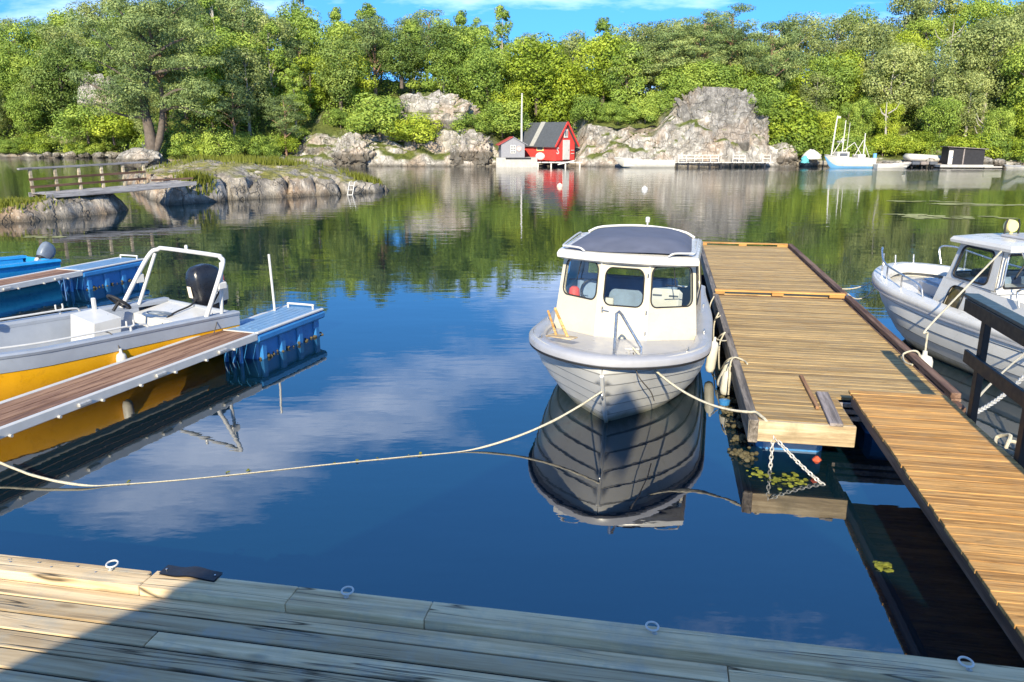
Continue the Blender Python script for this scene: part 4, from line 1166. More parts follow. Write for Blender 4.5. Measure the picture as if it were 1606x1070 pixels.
# bow rail and cleat
MB().tube([(.06, .42, .80), (.055, .46, 1.235), (.075, .50, 1.245), (.10, .56, 1.20), (.31, .62, .86), (.315, .60, .79)], .016, 8).build('bow_rail', M['steel'], cb, True)
MB().tube([(.16, .50, .86), (.30, .52, .86)], .012, 6).tube([(.20, .51, .80), (.20, .51, .86)], .012, 6).tube([(.26, .51, .80), (.26, .51, .86)], .012, 6).build('cleat', M['galv'], cb, True)
for s in (-1, 1):
    for y in (.75, 1.9, 3.6):
        x = s * (H1.b(y) - .05); z = H1.sh(y) + .04
        MB().box((x, y, z + .008), (.03, .09, .016), .005).tube([(x, y - .06, z + .03), (x, y + .06, z + .03)], .007, 6).build('fairlead', M['steel'], cb, True)
MB().tube([fp[2].at(.5, .97, .02), fp[2].at(.55, .72, .022)], .006, 6).tube([fp[2].at(.35, .74, .02), fp[2].at(.75, .70, .02)], .005, 6).build('wiper', M['rubber'], cb, True)
MB().tube([fp[0].at(.5, .97, .02), fp[0].at(.45, .72, .022)], .006, 6).tube([fp[0].at(.25, .70, .02), fp[0].at(.62, .74, .02)], .005, 6).build('wiper', M['rubber'], cb, True)
# what shows through the windows
MB().box((-.05, 2.15, .93), (1.2, .12, .62), .03).build('bulkhead', M['blue_int'], cb)
mb = MB(); mb.box((.42, 2.02, .985), (.40, .09, .30), .06); mb.build('seat_back', M['white'], cb)
for x in (.33, .52): MB().box((x, 1.973, 1.06), (.11, .012, .022), .006).build('seat_slot', M['dark_int'], cb)
MB().box((-.52, 1.86, .90), (.42, .26, .10), .02).build('dashboard', M['white'], cb)
MB().torus((-.44, 1.98, 1.06), .14, .014, 18, 6, Matrix.Rotation(R(60), 3, 'X')).build('steering_wheel', M['rubber'], cb, True)
MB().lathe([(.055, 0), (.075, .01), (.062, .13), (.035, .16)], 12, (-.62, 1.72, .98)).build('red_bailer', M['red_thing'], cb, True)
MB().box((-.20, 1.55, 1.0), (.14, .06, .14), .01).build('pilot_book', M['white'], cb)
for o in cb.children:
    if o.name.split('.')[0] in ('cabin_front', 'door', 'door_post', 'cabin_side', 'cabin_back', 'roof', 'bulkhead', 'seat_back', 'seat_slot', 'dashboard', 'steering_wheel', 'red_bailer', 'pilot_book', 'wiper'):
        o.location = (0, .22, .045); o.scale = (1.03, 1, 1)
# wooden paddles and a board stowed on the foredeck
o = thing('wooden_paddle', 'orange wooden oar pair lying on the left of the cabin boat foredeck', 'oar', cb.matrix_basis @ Vector((-.70, 1.02, .80)), -R(13))
MB().tube([(-.03, .28, .24), (.20, -.22, .04)], .016, 8).build('shaft', M['yellow_wood'], o, True)
MB().tube([(-.10, .22, .22), (.06, -.16, .05)], .014, 8).build('shaft', M['yellow_wood'], o, True)
MB().beam((-.02, -.12, .03), (.28, -.28, .045), .13, .014, .003).build('blade', M['pale_timber'], o)

# ------------------------------------------------------------------ white cabin cruiser on the right
rb = thing('cabin_cruiser', 'white cabin cruiser with bow rail on the outer side of the dock', 'boat', (6.34, 12.70, 0), rot=(0, 0, R(188.5)))
H2 = Hull(6.2, 2.25, 1.7, [(0, .93), (1.2, .84), (2.6, .76), (6.2, .70)], .84, -.34, 1.5)
H2.strakes(rb, M['hull_grey'], 7)
H2.transom(rb, M['grp'])
H2.ring(rb, M['grp'], [(.03, -.08), (.05, -.05), (.05, .0), (.03, .03), (-.03, .045), (-.16, .04), (-.19, .0), (-.19, -.10), (0, -.09)], 'gunwale')
H2.ring(rb, M['grey_grp'], [(.02, -.105), (.045, -.10), (.045, -.08), (.0, -.08)], 'rubbing_strake')
H2.plate(rb, M['grp'], .12, 2.3, .16, .17, 'foredeck')
# anchor well box and hatch on the foredeck
MB().prism([(-.32, .95, .68), (.32, .95, .68), (.40, 1.55, .68), (-.40, 1.55, .68)], (0, 0, .16)).build('deck_box', M['grey_grp'], rb)
MB().prism([(-.24, 1.0, .84), (.24, 1.0, .84), (.34, 1.5, .84), (-.34, 1.5, .84)], (0, 0, .03)).build('hatch', M['boat_grey'], rb)
MB().lathe([(.05, 0), (.05, .05), (.03, .07)], 12, (.0, .78, .78)).tube([(-.10, .80, .83), (.12, .78, .83)], .018, 8).build('windlass', M['steel'], rb, True)
MB().box((-.08, 1.58, .80), (.10, .03, .09), .006).build('vent', M['blue_plastic'], rb)
for s in (-1, 1):
    sx = lambda y, k=.10: s * (H2.b(y) - k)
    top = [(sx(.30, .07), .30, .98), (sx(.26, .02), .22, 1.22), (sx(.42, .08), .38, 1.26), (sx(.60), .55, 1.22), (sx(1.0), .95, 1.12), (sx(1.5), 1.5, 1.06), (sx(1.9), 1.95, .98), (sx(2.0), 2.05, .84)]
    MB().tube(smooth_path(top, 5), .014, 8).build('bow_rail', M['steel'], rb, True)
    for y, z in ((.58, 1.21), (1.05, 1.11), (1.55, 1.05)):
        MB().tube([(sx(y), y, .84), (sx(y), y, z)], .011, 6).build('stanchion', M['steel'], rb, True)
    MB().tube([(s * .16, .10, .96), (s * .16, .08, 1.10)], .012, 6).build('bow_roller_post', M['steel'], rb, True)
# low trunk cabin with amber side windows, and a short upright wheelhouse
cz0, cz1 = .60, 1.08
def mirror(p, s): return (p[0] * s, p[1], p[2])
for s in (1, -1):
    A0, A1 = (.80, 1.86, cz0), (.93, 4.6, cz0); B1, B0 = (.86, 4.6, cz1 - .06), (.72, 1.98, cz1)
    c = [mirror(x, s) for x in ((A0, A1, B1, B0) if s > 0 else (A1, A0, B0, B1))]
    pn = Panel(*c); hs = (.09, .20, .205, .90) if s > 0 else (.795, .20, .91, .90)
    mb = MB(); pn.wall(mb, hs, (.03, .16), .03); o = mb.build('cabin_side', M['grp'], rb); pn.pane(o, hs, (.03, .16), 'amber')
MB().prism([(-.80, 1.86, cz0), (.80, 1.86, cz0), (.72, 1.98, cz1), (-.72, 1.98, cz1)], (0, .03, 0)).build('cabin_front', M['grp'], rb)
MB().prism([(-.72, 1.98, cz1), (.72, 1.98, cz1), (.78, 3.06, cz1 - .02), (-.78, 3.06, cz1 - .02)], (0, 0, .02)).build('cabin_top', M['grp'], rb)
H2.plate(rb, M['grp'], 3.02, 6.1, .08, .25, 'aft_deck')
wz0, wz1 = 1.10, 1.60
fb = [(-.71, 2.02), (.71, 2.02)]; ft = [(-.66, 2.16), (.66, 2.16)]; bb = [(-.80, 3.02), (.80, 3.02)]; bt = [(-.73, 3.00), (.73, 3.00)]
def wpanel(a, b, c, d, holes, nm, gl='glass', rad=(.08, .14)):
    pn = Panel(a, b, c, d); mb = MB(); pn.wall(mb, holes, rad, .03); o = mb.build(nm, M['grp'], rb); pn.pane(o, holes, rad, gl, fr=.014)
    return pn
wpanel(v3(fb[0], wz0), v3((0, 1.98), wz0), v3((0, 2.12), wz1), v3(ft[0], wz1), (.08, .12, .92, .92), 'wheelhouse_front')
wpanel(v3((0, 1.98), wz0), v3(fb[1], wz0), v3(ft[1], wz1), v3((0, 2.12), wz1), (.08, .12, .92, .92), 'wheelhouse_front')
wpanel(v3(fb[1], wz0), v3(bb[1], wz0), v3(bt[1], wz1), v3(ft[1], wz1), (.12, .08, .84, .92), 'wheelhouse_side')
wpanel(v3(bb[0], wz0), v3(fb[0], wz0), v3(ft[0], wz1), v3(bt[0], wz1), (.16, .08, .88, .92), 'wheelhouse_side')
# aft bulkhead: two windows and a door between
wpanel((.80, 3.03, .66), (.28, 3.03, .66), (.26, 3.01, wz1), (.73, 3.01, wz1), (.14, .50, .92, .94), 'wheelhouse_back')
wpanel((-.28, 3.03, .66), (-.80, 3.03, .66), (-.73, 3.01, wz1), (-.26, 3.01, wz1), (.08, .50, .86, .94), 'wheelhouse_back')
wpanel((.275, 3.035, .66), (-.275, 3.035, .66), (-.255, 3.015, wz1), (.255, 3.015, wz1), (.14, .42, .86, .92), 'door', 'glass_dark')
def sq_roof(g, z, y0=2.06, y1=3.12, w=.73):
    return [Vector(p) for p in ((-w - g, y0 - g + .10, z), (-w * .6, y0 - g, z), (0, y0 - g - .03, z), (w * .6, y0 - g, z), (w + g, y0 - g + .10, z), (w + g, (y0 + y1) / 2, z), (w + g, y1 + g, z), (0, y1 + g, z), (-w - g, y1 + g, z), (-w - g, (y0 + y1) / 2, z))]
mb = MB(); loops = [sq_roof(.0, 1.595), sq_roof(.055, 1.60), sq_roof(.06, 1.635), sq_roof(.035, 1.675), sq_roof(-.10, 1.70)]
mb.grid(lambda i, j: loops[j][i], 10, 5, closeu=True); mb.poly(loops[0]); mb.poly(loops[-1]); rf = mb.build('roof', M['grp'], rb, True, 40)
MB().box((-.05, 2.75, 1.715), (.80, .60, .04), .015).build('sliding_hatch', M['grey_grp'], rf)
MB().lathe([(.075, -.03), (.085, .0), (.085, .05)], 16, (.20, 2.45, 1.83), Matrix.Rotation(PI / 2, 3, 'X')).tube([(.20, 2.45, 1.69), (.20, 2.45, 1.77)], .02, 8).build('search_light', M['lamp_yellow'], rf, True)
MB().tube([(.10, 2.46, 1.69), (.10, 2.46, 1.85), (.12, 2.46, 1.92)], .012, 6).tube([(.30, 2.46, 1.69), (.30, 2.46, 1.85), (.28, 2.46, 1.92)], .012, 6).build('lamp_bracket', M['black_rail'], rf, True)
MB().box((.0, 2.5, 1.02), (1.2, .10, .30), .04).build('seat_back', M['blue_int'], rb)
MB().box((.30, 2.30, 1.20), (.5, .12, .10), .03).build('dashboard', M['dark_int'], rb)
MB().tube(smooth_path([(.70, 3.06, 1.56), (.74, 3.10, 1.50), (.76, 3.10, 1.20), (.78, 3.06, 1.14)], 4), .012, 8).build('hand_rail', M['steel'], rb, True)
MB().tube([(.62, 3.14, 1.62), (.92, 4.3, .80)], .012, 6).build('stay', M['steel'], rb, True)
MB().tube([(.45, 3.06, 1.45), (.58, 3.07, 1.25)], .012, 6).build('wiper', M['rubber'], rb)
MB().tube(smooth_path([(.84, 3.5, 1.0), (.85, 3.52, 1.22), (.86, 4.5, 1.22), (.86, 4.55, 1.0)], 4), .013, 8).build('aft_rail', M['steel'], rb, True)

def lettering(txt, parent, size, M4, mat, name='lettering', ext=.0015, shear=0.0):
    cu = bpy.data.curves.new(name, 'FONT'); cu.body = txt; cu.size = size; cu.extrude = ext; cu.align_x = 'CENTER'; cu.align_y = 'CENTER'; cu.resolution_u = 2; cu.shear = shear; cu.offset = size * .012
    o = bpy.data.objects.new(name, cu); COL.objects.link(o)
    dg = bpy.context.evaluated_depsgraph_get(); me = bpy.data.meshes.new_from_object(o.evaluated_get(dg))
    bpy.data.objects.remove(o); bpy.data.curves.remove(cu)
    me.name = name; me.materials.clear(); me.materials.append(mat)
    bm = bmesh.new(); bm.from_mesh(me); bm.faces.ensure_lookup_table(); seen = set(); bmesh.ops.remove_doubles(bm, verts=bm.verts, dist=1e-5)
    for f0 in list(bm.faces):
        if f0 in seen: continue
        isl = []; st_ = [f0]; seen.add(f0)
        while st_:
            f = st_.pop(); isl.append(f)
            for e in f.edges:
                for g_ in e.link_faces:
                    if g_ not in seen: seen.add(g_); st_.append(g_)
        mb = MB()
        for f in isl: mb.poly([v.co.copy() for v in f.verts])
        o = mb.build('letter', mat, parent); o.matrix_local = M4
    bm.free(); bpy.data.meshes.remove(me)
def frame4(o, x, y):
    """matrix whose text plane has right = x, up = y"""
    x = Vector(x).normalized(); y = (Vector(y) - x * Vector(y).dot(x)).normalized(); z = x.cross(y)
    m = Matrix((x, y, z)).transposed().to_4x4(); m.translation = Vector(o); return m
pn = Panel((.80, 1.86, cz0), (.93, 4.6, cz0), (.86, 4.6, cz1 - .06), (.72, 1.98, cz1))
RX = pn.at(.6, .5) - pn.at(.4, .5); RY = pn.at(.5, .8) - pn.at(.5, .4)
lettering('ZARAB  A', rb, .085, frame4(pn.at(.285, .74, .005), RX, RY), M['ink'])
MB().tube([pn.at(u, v, .006) for u, v in ((.245, .64), (.238, .58), (.25, .54), (.275, .57), (.30, .55), (.32, .58), (.345, .55), (.375, .56))], .003, 5).build('flourish', M['ink'], rb, True)
for u in (.285, .325): MB().prism([pn.at(u - .02, .30, .004), pn.at(u + .02, .30, .004), pn.at(u + .02, .42, .004), pn.at(u - .02, .42, .004)], pn.n() * .002).build('registration_mark', M['decal'], rb)
MB().prism([pn.at(.26, .255, .004), pn.at(.355, .255, .004), pn.at(.355, .27, .004), pn.at(.26, .27, .004)], pn.n() * .002).build('registration_mark', M['decal'], rb)

M['dark_green'] = paint('dark_green', (.03, .06, .05), .5, .2)
# ------------------------------------------------------------------ yellow open boat
yb = thing('open_motorboat', 'open motorboat with yellow hull, grey topsides and a white roll arch', 'boat', (-7.08, 7.28, 0), rot=(0, 0, -R(34)))
H3 = Hull(4.6, 1.80, 2.1, [(0, .78), (2, .66), (4.6, .60)], .66, -.22, 1.5, pm=(2.9, .55), tb=.95)
H3.shell(yb, M['yellow_hull'], .20, 1.0, name='hull')
H3.shell(yb, M['boat_grey'], 0.0, .21, m=5, name='topside', off=.010)
H3.transom(yb, M['boat_grey'])
H3.ring(yb, M['boat_grey'], [(.02, -.03), (.03, .0), (.01, .02), (-.10, .02), (-.13, -.01), (-.13, -.05), (0, -.04)], 'gunwale')
H3.liner(yb, M['boat_grey'], .7, 4.1, .02, .12, .16)
MB().prism([(-.72, 4.0, .50), (.72, 4.0, .50), (.74, 4.58, .57), (-.74, 4.58, .57)], (0, 0, -.34)).build('engine_well', M['white'], yb)
MB().prism([(-.50, 2.95, .16), (.06, 2.95, .16), (.06, 3.02, .64), (-.50, 3.02, .70)], (0, .36, .02)).build('console', M['white'], yb)
MB().box((-.46, 3.32, .78), (.05, .05, .18), .01).build('throttle', M['white'], yb)
W_ = MB(); Mr = Matrix.Rotation(R(-42), 3, 'X'); c0 = Vector((-.16, 3.50, .82)); W_.torus(c0, .155, .018, 22, 8, Mr)
for k in range(3): W_.tube([c0, c0 + Mr @ Vector((.15 * math.cos(k * 2.09 + .5), .15 * math.sin(k * 2.09 + .5), 0))], .012, 6)
W_.tube([c0, c0 + Mr @ Vector((0, 0, -.14))], .022, 8); W_.build('steering_wheel', M['rubber'], yb, True, 60)
W_ = MB(); Mr = Matrix.Rotation(R(-12), 3, 'X'); c0 = Vector((-.16, 4.06, .56)); W_.torus(c0, .155, .016, 22, 8, Mr)
for k in range(3): W_.tube([c0, c0 + Mr @ Vector((.15 * math.cos(k * 2.09 + 1.57), .15 * math.sin(k * 2.09 + 1.57), 0))], .013, 6)
W_.build('spare_wheel', M['engine_grey'], yb, True, 60)
ay, az = 4.42, 1.40
arch = [(-.76, 3.85, .60), (-.70, 4.30, 1.27), (-.60, ay, az - .02), (-.45, ay + .02, az), (.66, ay + .02, az), (.83, ay, az - .02), (.93, 4.36, 1.27), (.84, 4.10, .60)]
ar = MB().tube(smooth_path(arch, 5), .030, 10).build('roll_arch', M['white'], yb, True, 60)
for s, f in ((-1, (-.76, 4.12, .60)), (1, (.82, 4.36, .60))): MB().tube([f, (s * .66 + (.20 if s > 0 else 0), ay - .02, 1.32)], .025, 8).build('arch_leg', M['white'], ar, True, 60)
MB().box((-.72, 4.16, .98), (.03, .12, .12), .006).build('arch_plate', M['white'], ar)
MB().box((.91, 4.34, 1.02), (.06, .14, .10), .015).build('speaker_box', M['white'], ar)
MB().lathe([(.022, 0), (.024, .05), (.015, .065)], 10, (.05, ay + .02, az + .025)).build('mast_light', M['white'], ar, True)
for s in (-1, 1):
    rp = [(s * (H3.b(y) - .09), y, H3.sh(y) + .07) for y in (.9, 1.4, 2.0, 2.6, 3.2)]
    rp = [(rp[0][0], .8, H3.sh(.8) + .02)] + rp + [(rp[-1][0], 3.3, H3.sh(3.3) + .02)]
    MB().tube(smooth_path(rp, 4), .013, 8).build('side_rail', M['white'], yb, True)
    y = 3.05; x = s * (H3.b(y) - .06); z = H3.sh(y) + .02
    MB().tube([(x, y, z), (x, y, z + .05)], .014, 6).tube(smooth_path([(x, y - .045, z + .13), (x, y - .04, z + .06), (x, y + .04, z + .06), (x, y + .045, z + .13)], 4), .011, 6).build('rowlock', M['white'], yb, True)
MB().box((-.70, 1.98, .72), (.06, .05, .10), .01).box((-.70, 2.12, .72), (.06, .05, .10), .01).build('bracket', M['galv'], yb)
MB().box((-.02, 3.66, .30), (.22, .20, .20), .02).build('battery_box', M['dark_green'], yb)
MB().tube(smooth_path([(-.2, 3.4, .30), (-.05, 3.8, .24), (-.02, 4.1, .52), (-.08, 4.5, .60), (-.12, 4.66, .70)], 5), .014, 6).build('engine_cable', M['rubber'], yb, True)
MB().box((0, 1.9, .36), (1.25, .28, .04), .01).build('thwart', M['boat_grey'], yb)
# outboard engine
def superloop(cx, cy, z, hx, hy, n=20, e=.55):
    out = []
    for k in range(n):
        a = 2 * PI * k / n; ca, sa = math.cos(a), math.sin(a)
        out.append(Vector((cx + hx * math.copysign(abs(ca) ** e, ca), cy + hy * math.copysign(abs(sa) ** e, sa), z)))
    return out
def outboard(parent, x, y, z0, k, cowl_mat, text):
    e = bpy.data.objects.new('outboard_engine', None); link(e, parent); e.location = (x, y, z0); e.rotation_euler = (R(8), 0, 0)
    secs = [(0, .0, .11, .15), (.05, .0, .15, .20), (.16, .01, .175, .25), (.30, .02, .18, .27), (.44, .01, .172, .255), (.54, -.01, .145, .21), (.60, -.03, .10, .14), (.62, -.03, .05, .07)]
    L_ = [superloop(0, cy * k, z * k, hx * k, hy * k) for z, cy, hx, hy in secs]
    mb = MB(); mb.grid(lambda i, j: L_[j][i], 20, len(L_), closeu=True); mb.poly(L_[0]); mb.poly(L_[-1])
    mb.build('cowling', M[cowl_mat], e, True, 50)
    mb = MB(); L2 = [superloop(0, .02 * k, z * k, hx * k, hy * k) for z, hx, hy in ((-.03, .16, .215), (.03, .172, .225), (.05, .16, .21))]
    mb.grid(lambda i, j: L2[j][i], 20, 3, closeu=True); mb.poly(L2[0]); mb.build('cowl_seam', M['rubber'], e, True)
    MB().box((0, -.10 * k, -.12 * k), (.16 * k, .22 * k, .20 * k), .03).build('clamp_bracket', M['galv'], e)
    MB().box((0, .05 * k, -.45 * k), (.10 * k, .17 * k, .85 * k), .03).build('leg', M['rubber'], e)
    if text:
        MB().box((-.02, -.262 * k, .27 * k), (.085 * k, .012, .17 * k), .004).build('sticker', M['decal_cream'], e)
        MB().prism([(.184 * k, -.06, .05), (.184 * k, .20, .05), (.184 * k, .24, .26), (.184 * k, .16, .26)], (.004, 0, 0)).build('side_flash', M['engine_grey'], e)
        MB().prism([(.186 * k, .13, .30), (.186 * k, .19, .30), (.186 * k, .20, .42), (.186 * k, .16, .42)], (.003, 0, 0)).build('red_flash', M['red_roof'], e)
        lettering('SUZUKI', e, .085 * k, frame4((.190 * k, .07 * k, .26 * k), (0, 1, .95), (0, -.95, 1)), M['white'])
    return e
M['decal_cream'] = paint('decal_cream', (.70, .60, .48), .5, .1)
outboard(yb, -.14, 4.86, .54, 1.0, 'black_gloss', True)

# ------------------------------------------------------------------ finger pontoons
FZ = .40
def finger(label, end, L, pole):
    a = R(19.3); e = Vector((math.sin(a), math.cos(a), 0)); o = Vector((end[0], end[1], 0)) - e * L
    t = thing('finger_pontoon', label, 'pontoon', o, -a); w = .70; yb0 = L - 1.62
    me = MB().box((0, 0, 0), (.129, yb0 - .01, .03), .003).mesh('plank', M['finger_wood'])
    for k in range(4): put(me, 'plank', t, (-.2175 + k * .145, yb0 / 2, FZ - .016))
    for s in (-1, 1):
        put(MB().box((0, 0, 0), (.055, yb0, .10), .008).mesh('side_frame', M['white']), 'side_frame', t, (s * .322, yb0 / 2, FZ - .045))
        k = .6
        while k < yb0 - .3:
            put(MB().box((0, 0, 0), (.035, .16, .045), .01).mesh('side_bracket', M['galv']), 'side_bracket', t, (s * .368, k, FZ - .05)); k += 1.05
        k = .3
        while k < yb0:
            put(MB().lathe([(.016, -.02), (.016, .02)], 8, (0, 0, 0), Matrix.Rotation(PI / 2, 3, 'Y')).mesh('bolt', M['galv']), 'bolt', t, (s * .36, k, FZ - .09)); k += .525
    # plastic end float with a lid
    MB().box((0, L - .81, FZ - .012), (.60, 1.60, .03), .006).build('lid', M['pale_blue'], t)
    for k in range(5): MB().box((-.20 + k * .10, L - .81, FZ + .0055), (.055, 1.30, .006), .002).build('tread_rib', M['pale_blue'], t)
    for s in (-1, 1): put(MB().box((0, 0, 0), (.05, 1.62, .035), .01).mesh('lid_rim', M['white']), 'lid_rim', t, (s * .325, L - .81, FZ - .005))
    MB().box((0, yb0 + .01, FZ + .002), (.60, .035, .012), .003).build('lid_joint', M['white'], t)
    fl = MB().box((0, L - .80, FZ - .085), (.72, 1.66, .115), .03).build('float_collar', M['blue_plastic'], t)
    ft = MB().box((0, L - .80, .0), (.54, 1.46, .62), .04).build('float_tank', M['blue_plastic'], t)
    for s in (-1, 1):
        for k in range(4): MB().box((s * .285, L - 1.45 + k * .433, .0), (.06, .12, .60), .02).build('float_rib', M['blue_plastic'], ft)
    MB().tube(smooth_path([(-.22, L - .10, FZ), (-.22, L - .10, FZ + .055), (-.20, L - .09, FZ + .065), (.20, L - .09, FZ + .065), (.22, L - .10, FZ + .055), (.22, L - .10, FZ)], 3), .016, 8).build('mooring_handle', M['white'], t, True)
    for k in range(3): MB().lathe([(.03, -.5), (.03, .28)], 8, (-.10 + k * .12, yb0 - .12, .0)).build('strut', M['blue_plastic'], t, True)
    if pole: MB().tube([(-.28, L - .36, FZ - .02), (-.30, L - .37, FZ + .86)], .018, 8).build('pole', M['white'], t, True)
    rn = random.Random(3); wb = MB()
    for k in range(60):
        s = rn.choice((-1, 1, 1)); c = (s * rn.uniform(.27, .33), L - rn.uniform(.0, 1.55), rn.uniform(-.01, .03)); r_ = rn.uniform(.010, .028)
        wb.lathe([(r_ * .4, -r_), (r_, 0), (r_ * .5, r_ * .8)], 5, c)
    tag(wb.build('mussel_fringe', M['mussel'], t, True), kind='stuff')
    return t
finger('brown decked finger pontoon with blue end float beside the yellow boat', (-3.21, 11.85), 8.2, True)
finger('finger pontoon with blue end float behind the yellow boat', (-8.18, 16.80), 7.0, False)

# ------------------------------------------------------------------ blue dinghy behind the second finger
bd = thing('blue_dinghy', 'bright blue plastic dinghy at the far side of the rear finger pontoon', 'boat', (-11.55, 13.2, 0), rot=(0, 0, -R(27)))
H4 = Hull(3.6, 1.35, 1.4, [(0, .66), (2, .52), (3.6, .46)], .56, -.18, 1.1, tb=.9)
H4.shell(bd, M['sky_blue'], 0, 1.0, name='hull')
H4.transom(bd, M['sky_blue'])
H4.ring(bd, M['sky_blue'], [(.03, -.05), (.05, -.02), (.02, .02), (-.14, .02), (-.16, -.03), (0, -.05)], 'gunwale')
H4.liner(bd, M['sky_blue'], .5, 3.5, .02, .14, .14)
MB().prism([(-.5, .9, .48), (.5, .9, .48), (.34, 1.3, .66), (-.34, 1.3, .66)], (0, .62, .02)).build('console', M['sky_blue'], bd)
e_ = outboard(bd, 0, 3.62, .44, .60, 'engine_grey', False); e_.rotation_euler = (R(-38), 0, 0)
# ------------------------------------------------------------------ ropes, fenders, chains
def rope(name, label, pts, r=.011, mat='rope', cat='rope', n=6, k=8, thin=None):
    P_ = smooth_path(pts, k)
    if thin: r = [lerp(r, thin[2], sstep(thin[0] - .6, thin[0], i / k) * (1 - sstep(thin[1], thin[1] + .8, i / k))) for i in range(len(P_))]
    return tag(MB().tube(P_, r, n).build(name, M[mat], None, True, 60), label, cat)
B1 = cb.matrix_basis
be = B1 @ Vector((0, .135, .50))
w0 = onz(738, 707, .004)
rope('mooring_rope', 'long white mooring rope from the cabin boat stem down into the water', [be, be.lerp(w0, .30) - Vector((0, 0, .07)), be.lerp(w0, .62) - Vector((0, 0, .075)), w0 + Vector((0, 0, .008)), onz(640, 716, .004), onz(520, 728, .002), onz(400, 741, .003), onz(280, 753, .002), onz(185, 760, .004),
     onz(130, 761, .02), onz(60, 748, .06), onz(0, 726, .12), onz(-90, 690, .24)], .012, thin=(3.2, 8.4, .005))
cl = B1 @ Vector((.24, .50, .88)); dc = L2W(.0, .12, DZ + .03)
rope('mooring_rope', 'white mooring rope from the cabin boat foredeck to the dock corner', sag(cl, dc, .16, 7) + [L2W(.06, .10, DZ + .04), L2W(.11, .02, DZ + .025), L2W(.14, -.03, DZ + .01), L2W(.20, -.02, DZ - .08), L2W(.22, -.03, DZ - .14)], .013)
rope('short_rope', 'thin dark rope hanging from the cabin boat bow rail', [B1 @ Vector((.25, .45, .84)), B1 @ Vector((.34, .10, .72)), B1 @ Vector((.46, .30, .50)), B1 @ Vector((.50, .42, .36))], .006, 'rope_dark')
def chain(name, label, a, b, drop, ln=.05, r=.0065):
    P = sag(a, b, drop, 60); L = sum((P[i + 1] - P[i]).length for i in range(60)); n = int(L / (ln * .72)); mb = MB()
    for k in range(n):
        t = (k + .5) / n * 60; i = min(59, int(t)); c = P[i].lerp(P[i + 1], t - i); d = (P[i + 1] - P[i]).normalized()
        u = d.cross(Vector((0, 0, 1))) if abs(d.z) < .9 else d.cross(Vector((1, 0, 0))); u.normalize()
        if k % 2: u = d.cross(u)
        pts = [c + d * (ln / 2 * math.cos(x)) + u * (ln * .30 * math.sin(x)) for x in [2 * PI * q / 10 for q in range(10)]]
        mb.tube(pts, r, 5, closed=True)
    return tag(mb.build(name, M['galv'], None, True, 60), label, 'chain')
ca = L2W(.215, -.035, DZ - .13)
chain('chain', 'rusty galvanised chain hanging straight down from the dock end', ca, L2W(.21, -.06, -.06), 0)
chain('chain', 'galvanised chain slanting from the dock end into the water towards the gangway', ca + Vector((.02, -.01, -.02)), onz(1293, 762, -.01), .02)
def fender(label, p, h, r, tilt=(0, 0), mat='fender', top=None):
    t = thing('fender', label, 'fender', p, rot=(tilt[0], tilt[1], 0))
    MB().lathe([(r * .25, 0), (r * .8, .02), (r, .07), (r, h - .07), (r * .8, h - .02), (r * .3, h), (r * .25, h + .05)], 16).build('body', M[mat], t, True, 60)
    if top is not None:
        a = Vector((0, 0, h + .04)); MB().tube(sag(a, Vector(top) - Vector(p), .02, 4), .008, 6).build('lanyard', M['rope'], t, True)
    return t
fender('white sausage fender hanging closest to the cabin boat hull', L2W(-.20, 2.75, .06), .42, .062, (.05, .08), top=L2W(-.02, 2.9, DZ + .02))
fender('dirty white fender leaning in the middle between cabin boat and dock', L2W(-.10, 2.30, .02), .40, .060, (.1, .35), top=L2W(.0, 2.6, DZ + .02))
fender('short dirty fender with a blue end against the dock side', L2W(-.07, 1.95, .03), .30, .060, (.0, .1), top=L2W(.0, 2.0, DZ + .02))
MB().lathe([(.03, -.035), (.055, -.03), (.062, .02), (.03, .03)], 14, L2W(-.09, 1.62, .06)).build('blue_float_cap', M['blue_plastic'])
tag(bpy.data.objects['blue_float_cap'], 'round blue float cap in the water beside the dock', 'float')
rn = random.Random(9)
for k, (y0, y1, lab) in enumerate(((3.2, 4.4, 'slack rope drooping along the dock edge beside the cabin boat cabin'), (4.2, 5.6, 'slack rope drooping along the dock edge near the cabin boat stern'), (2.0, 3.2, 'slack rope loop hanging above the white fenders'))):
    rope('slack_rope', lab, [L2W(.0, y0, DZ + .03), L2W(-.06, y0 + .1, DZ - .05), L2W(-.09, (y0 + y1) / 2, DZ - .30), L2W(-.07, y1 - .1, DZ - .12), L2W(-.01, y1, DZ + .03)], .010)
rope('rope_end', 'short rope tail tied round the dock edge by the fenders', [L2W(-.04, 1.75, .10), L2W(-.03, 1.9, DZ - .04), L2W(.02, 2.0, DZ + .03), L2W(.12, 1.95, DZ + .012), L2W(.15, 1.82, DZ + .012)], .010)
# outer side of the dock
B2 = rb.matrix_basis
ft0 = L2W(WD + .14, 2.45, .14)
fender('fat white fender hung by a long rope on the outer dock edge', ft0, .36, .098, (0, 0))
rope('fender_rope', 'long taut rope from the cruiser roof corner to the fat white fender', [B2 @ Vector((.74, 3.0, 1.62)), (B2 @ Vector((.74, 3.0, 1.62))).lerp(ft0 + Vector((0, 0, .70)), .98), ft0 + Vector((0, 0, .62)), ft0 + Vector((0, 0, .40))], .012)
rope('rope_end', 'white rope knotted round the dock kerb under the fat fender', [ft0 + Vector((.0, 0, .06)), L2W(WD + .05, 2.38, DZ + .09), L2W(WD - .10, 2.40, DZ + .07), L2W(WD - .13, 2.25, DZ + .015), L2W(WD - .08, 2.12, DZ + .015)], .012)
rope('bow_line', 'pale mooring line from the cruiser bow to the far dock section', sag(B2 @ Vector((.30, .25, .92)), L2W(WD, 6.3, DZ + .09), .10, 6), .010)
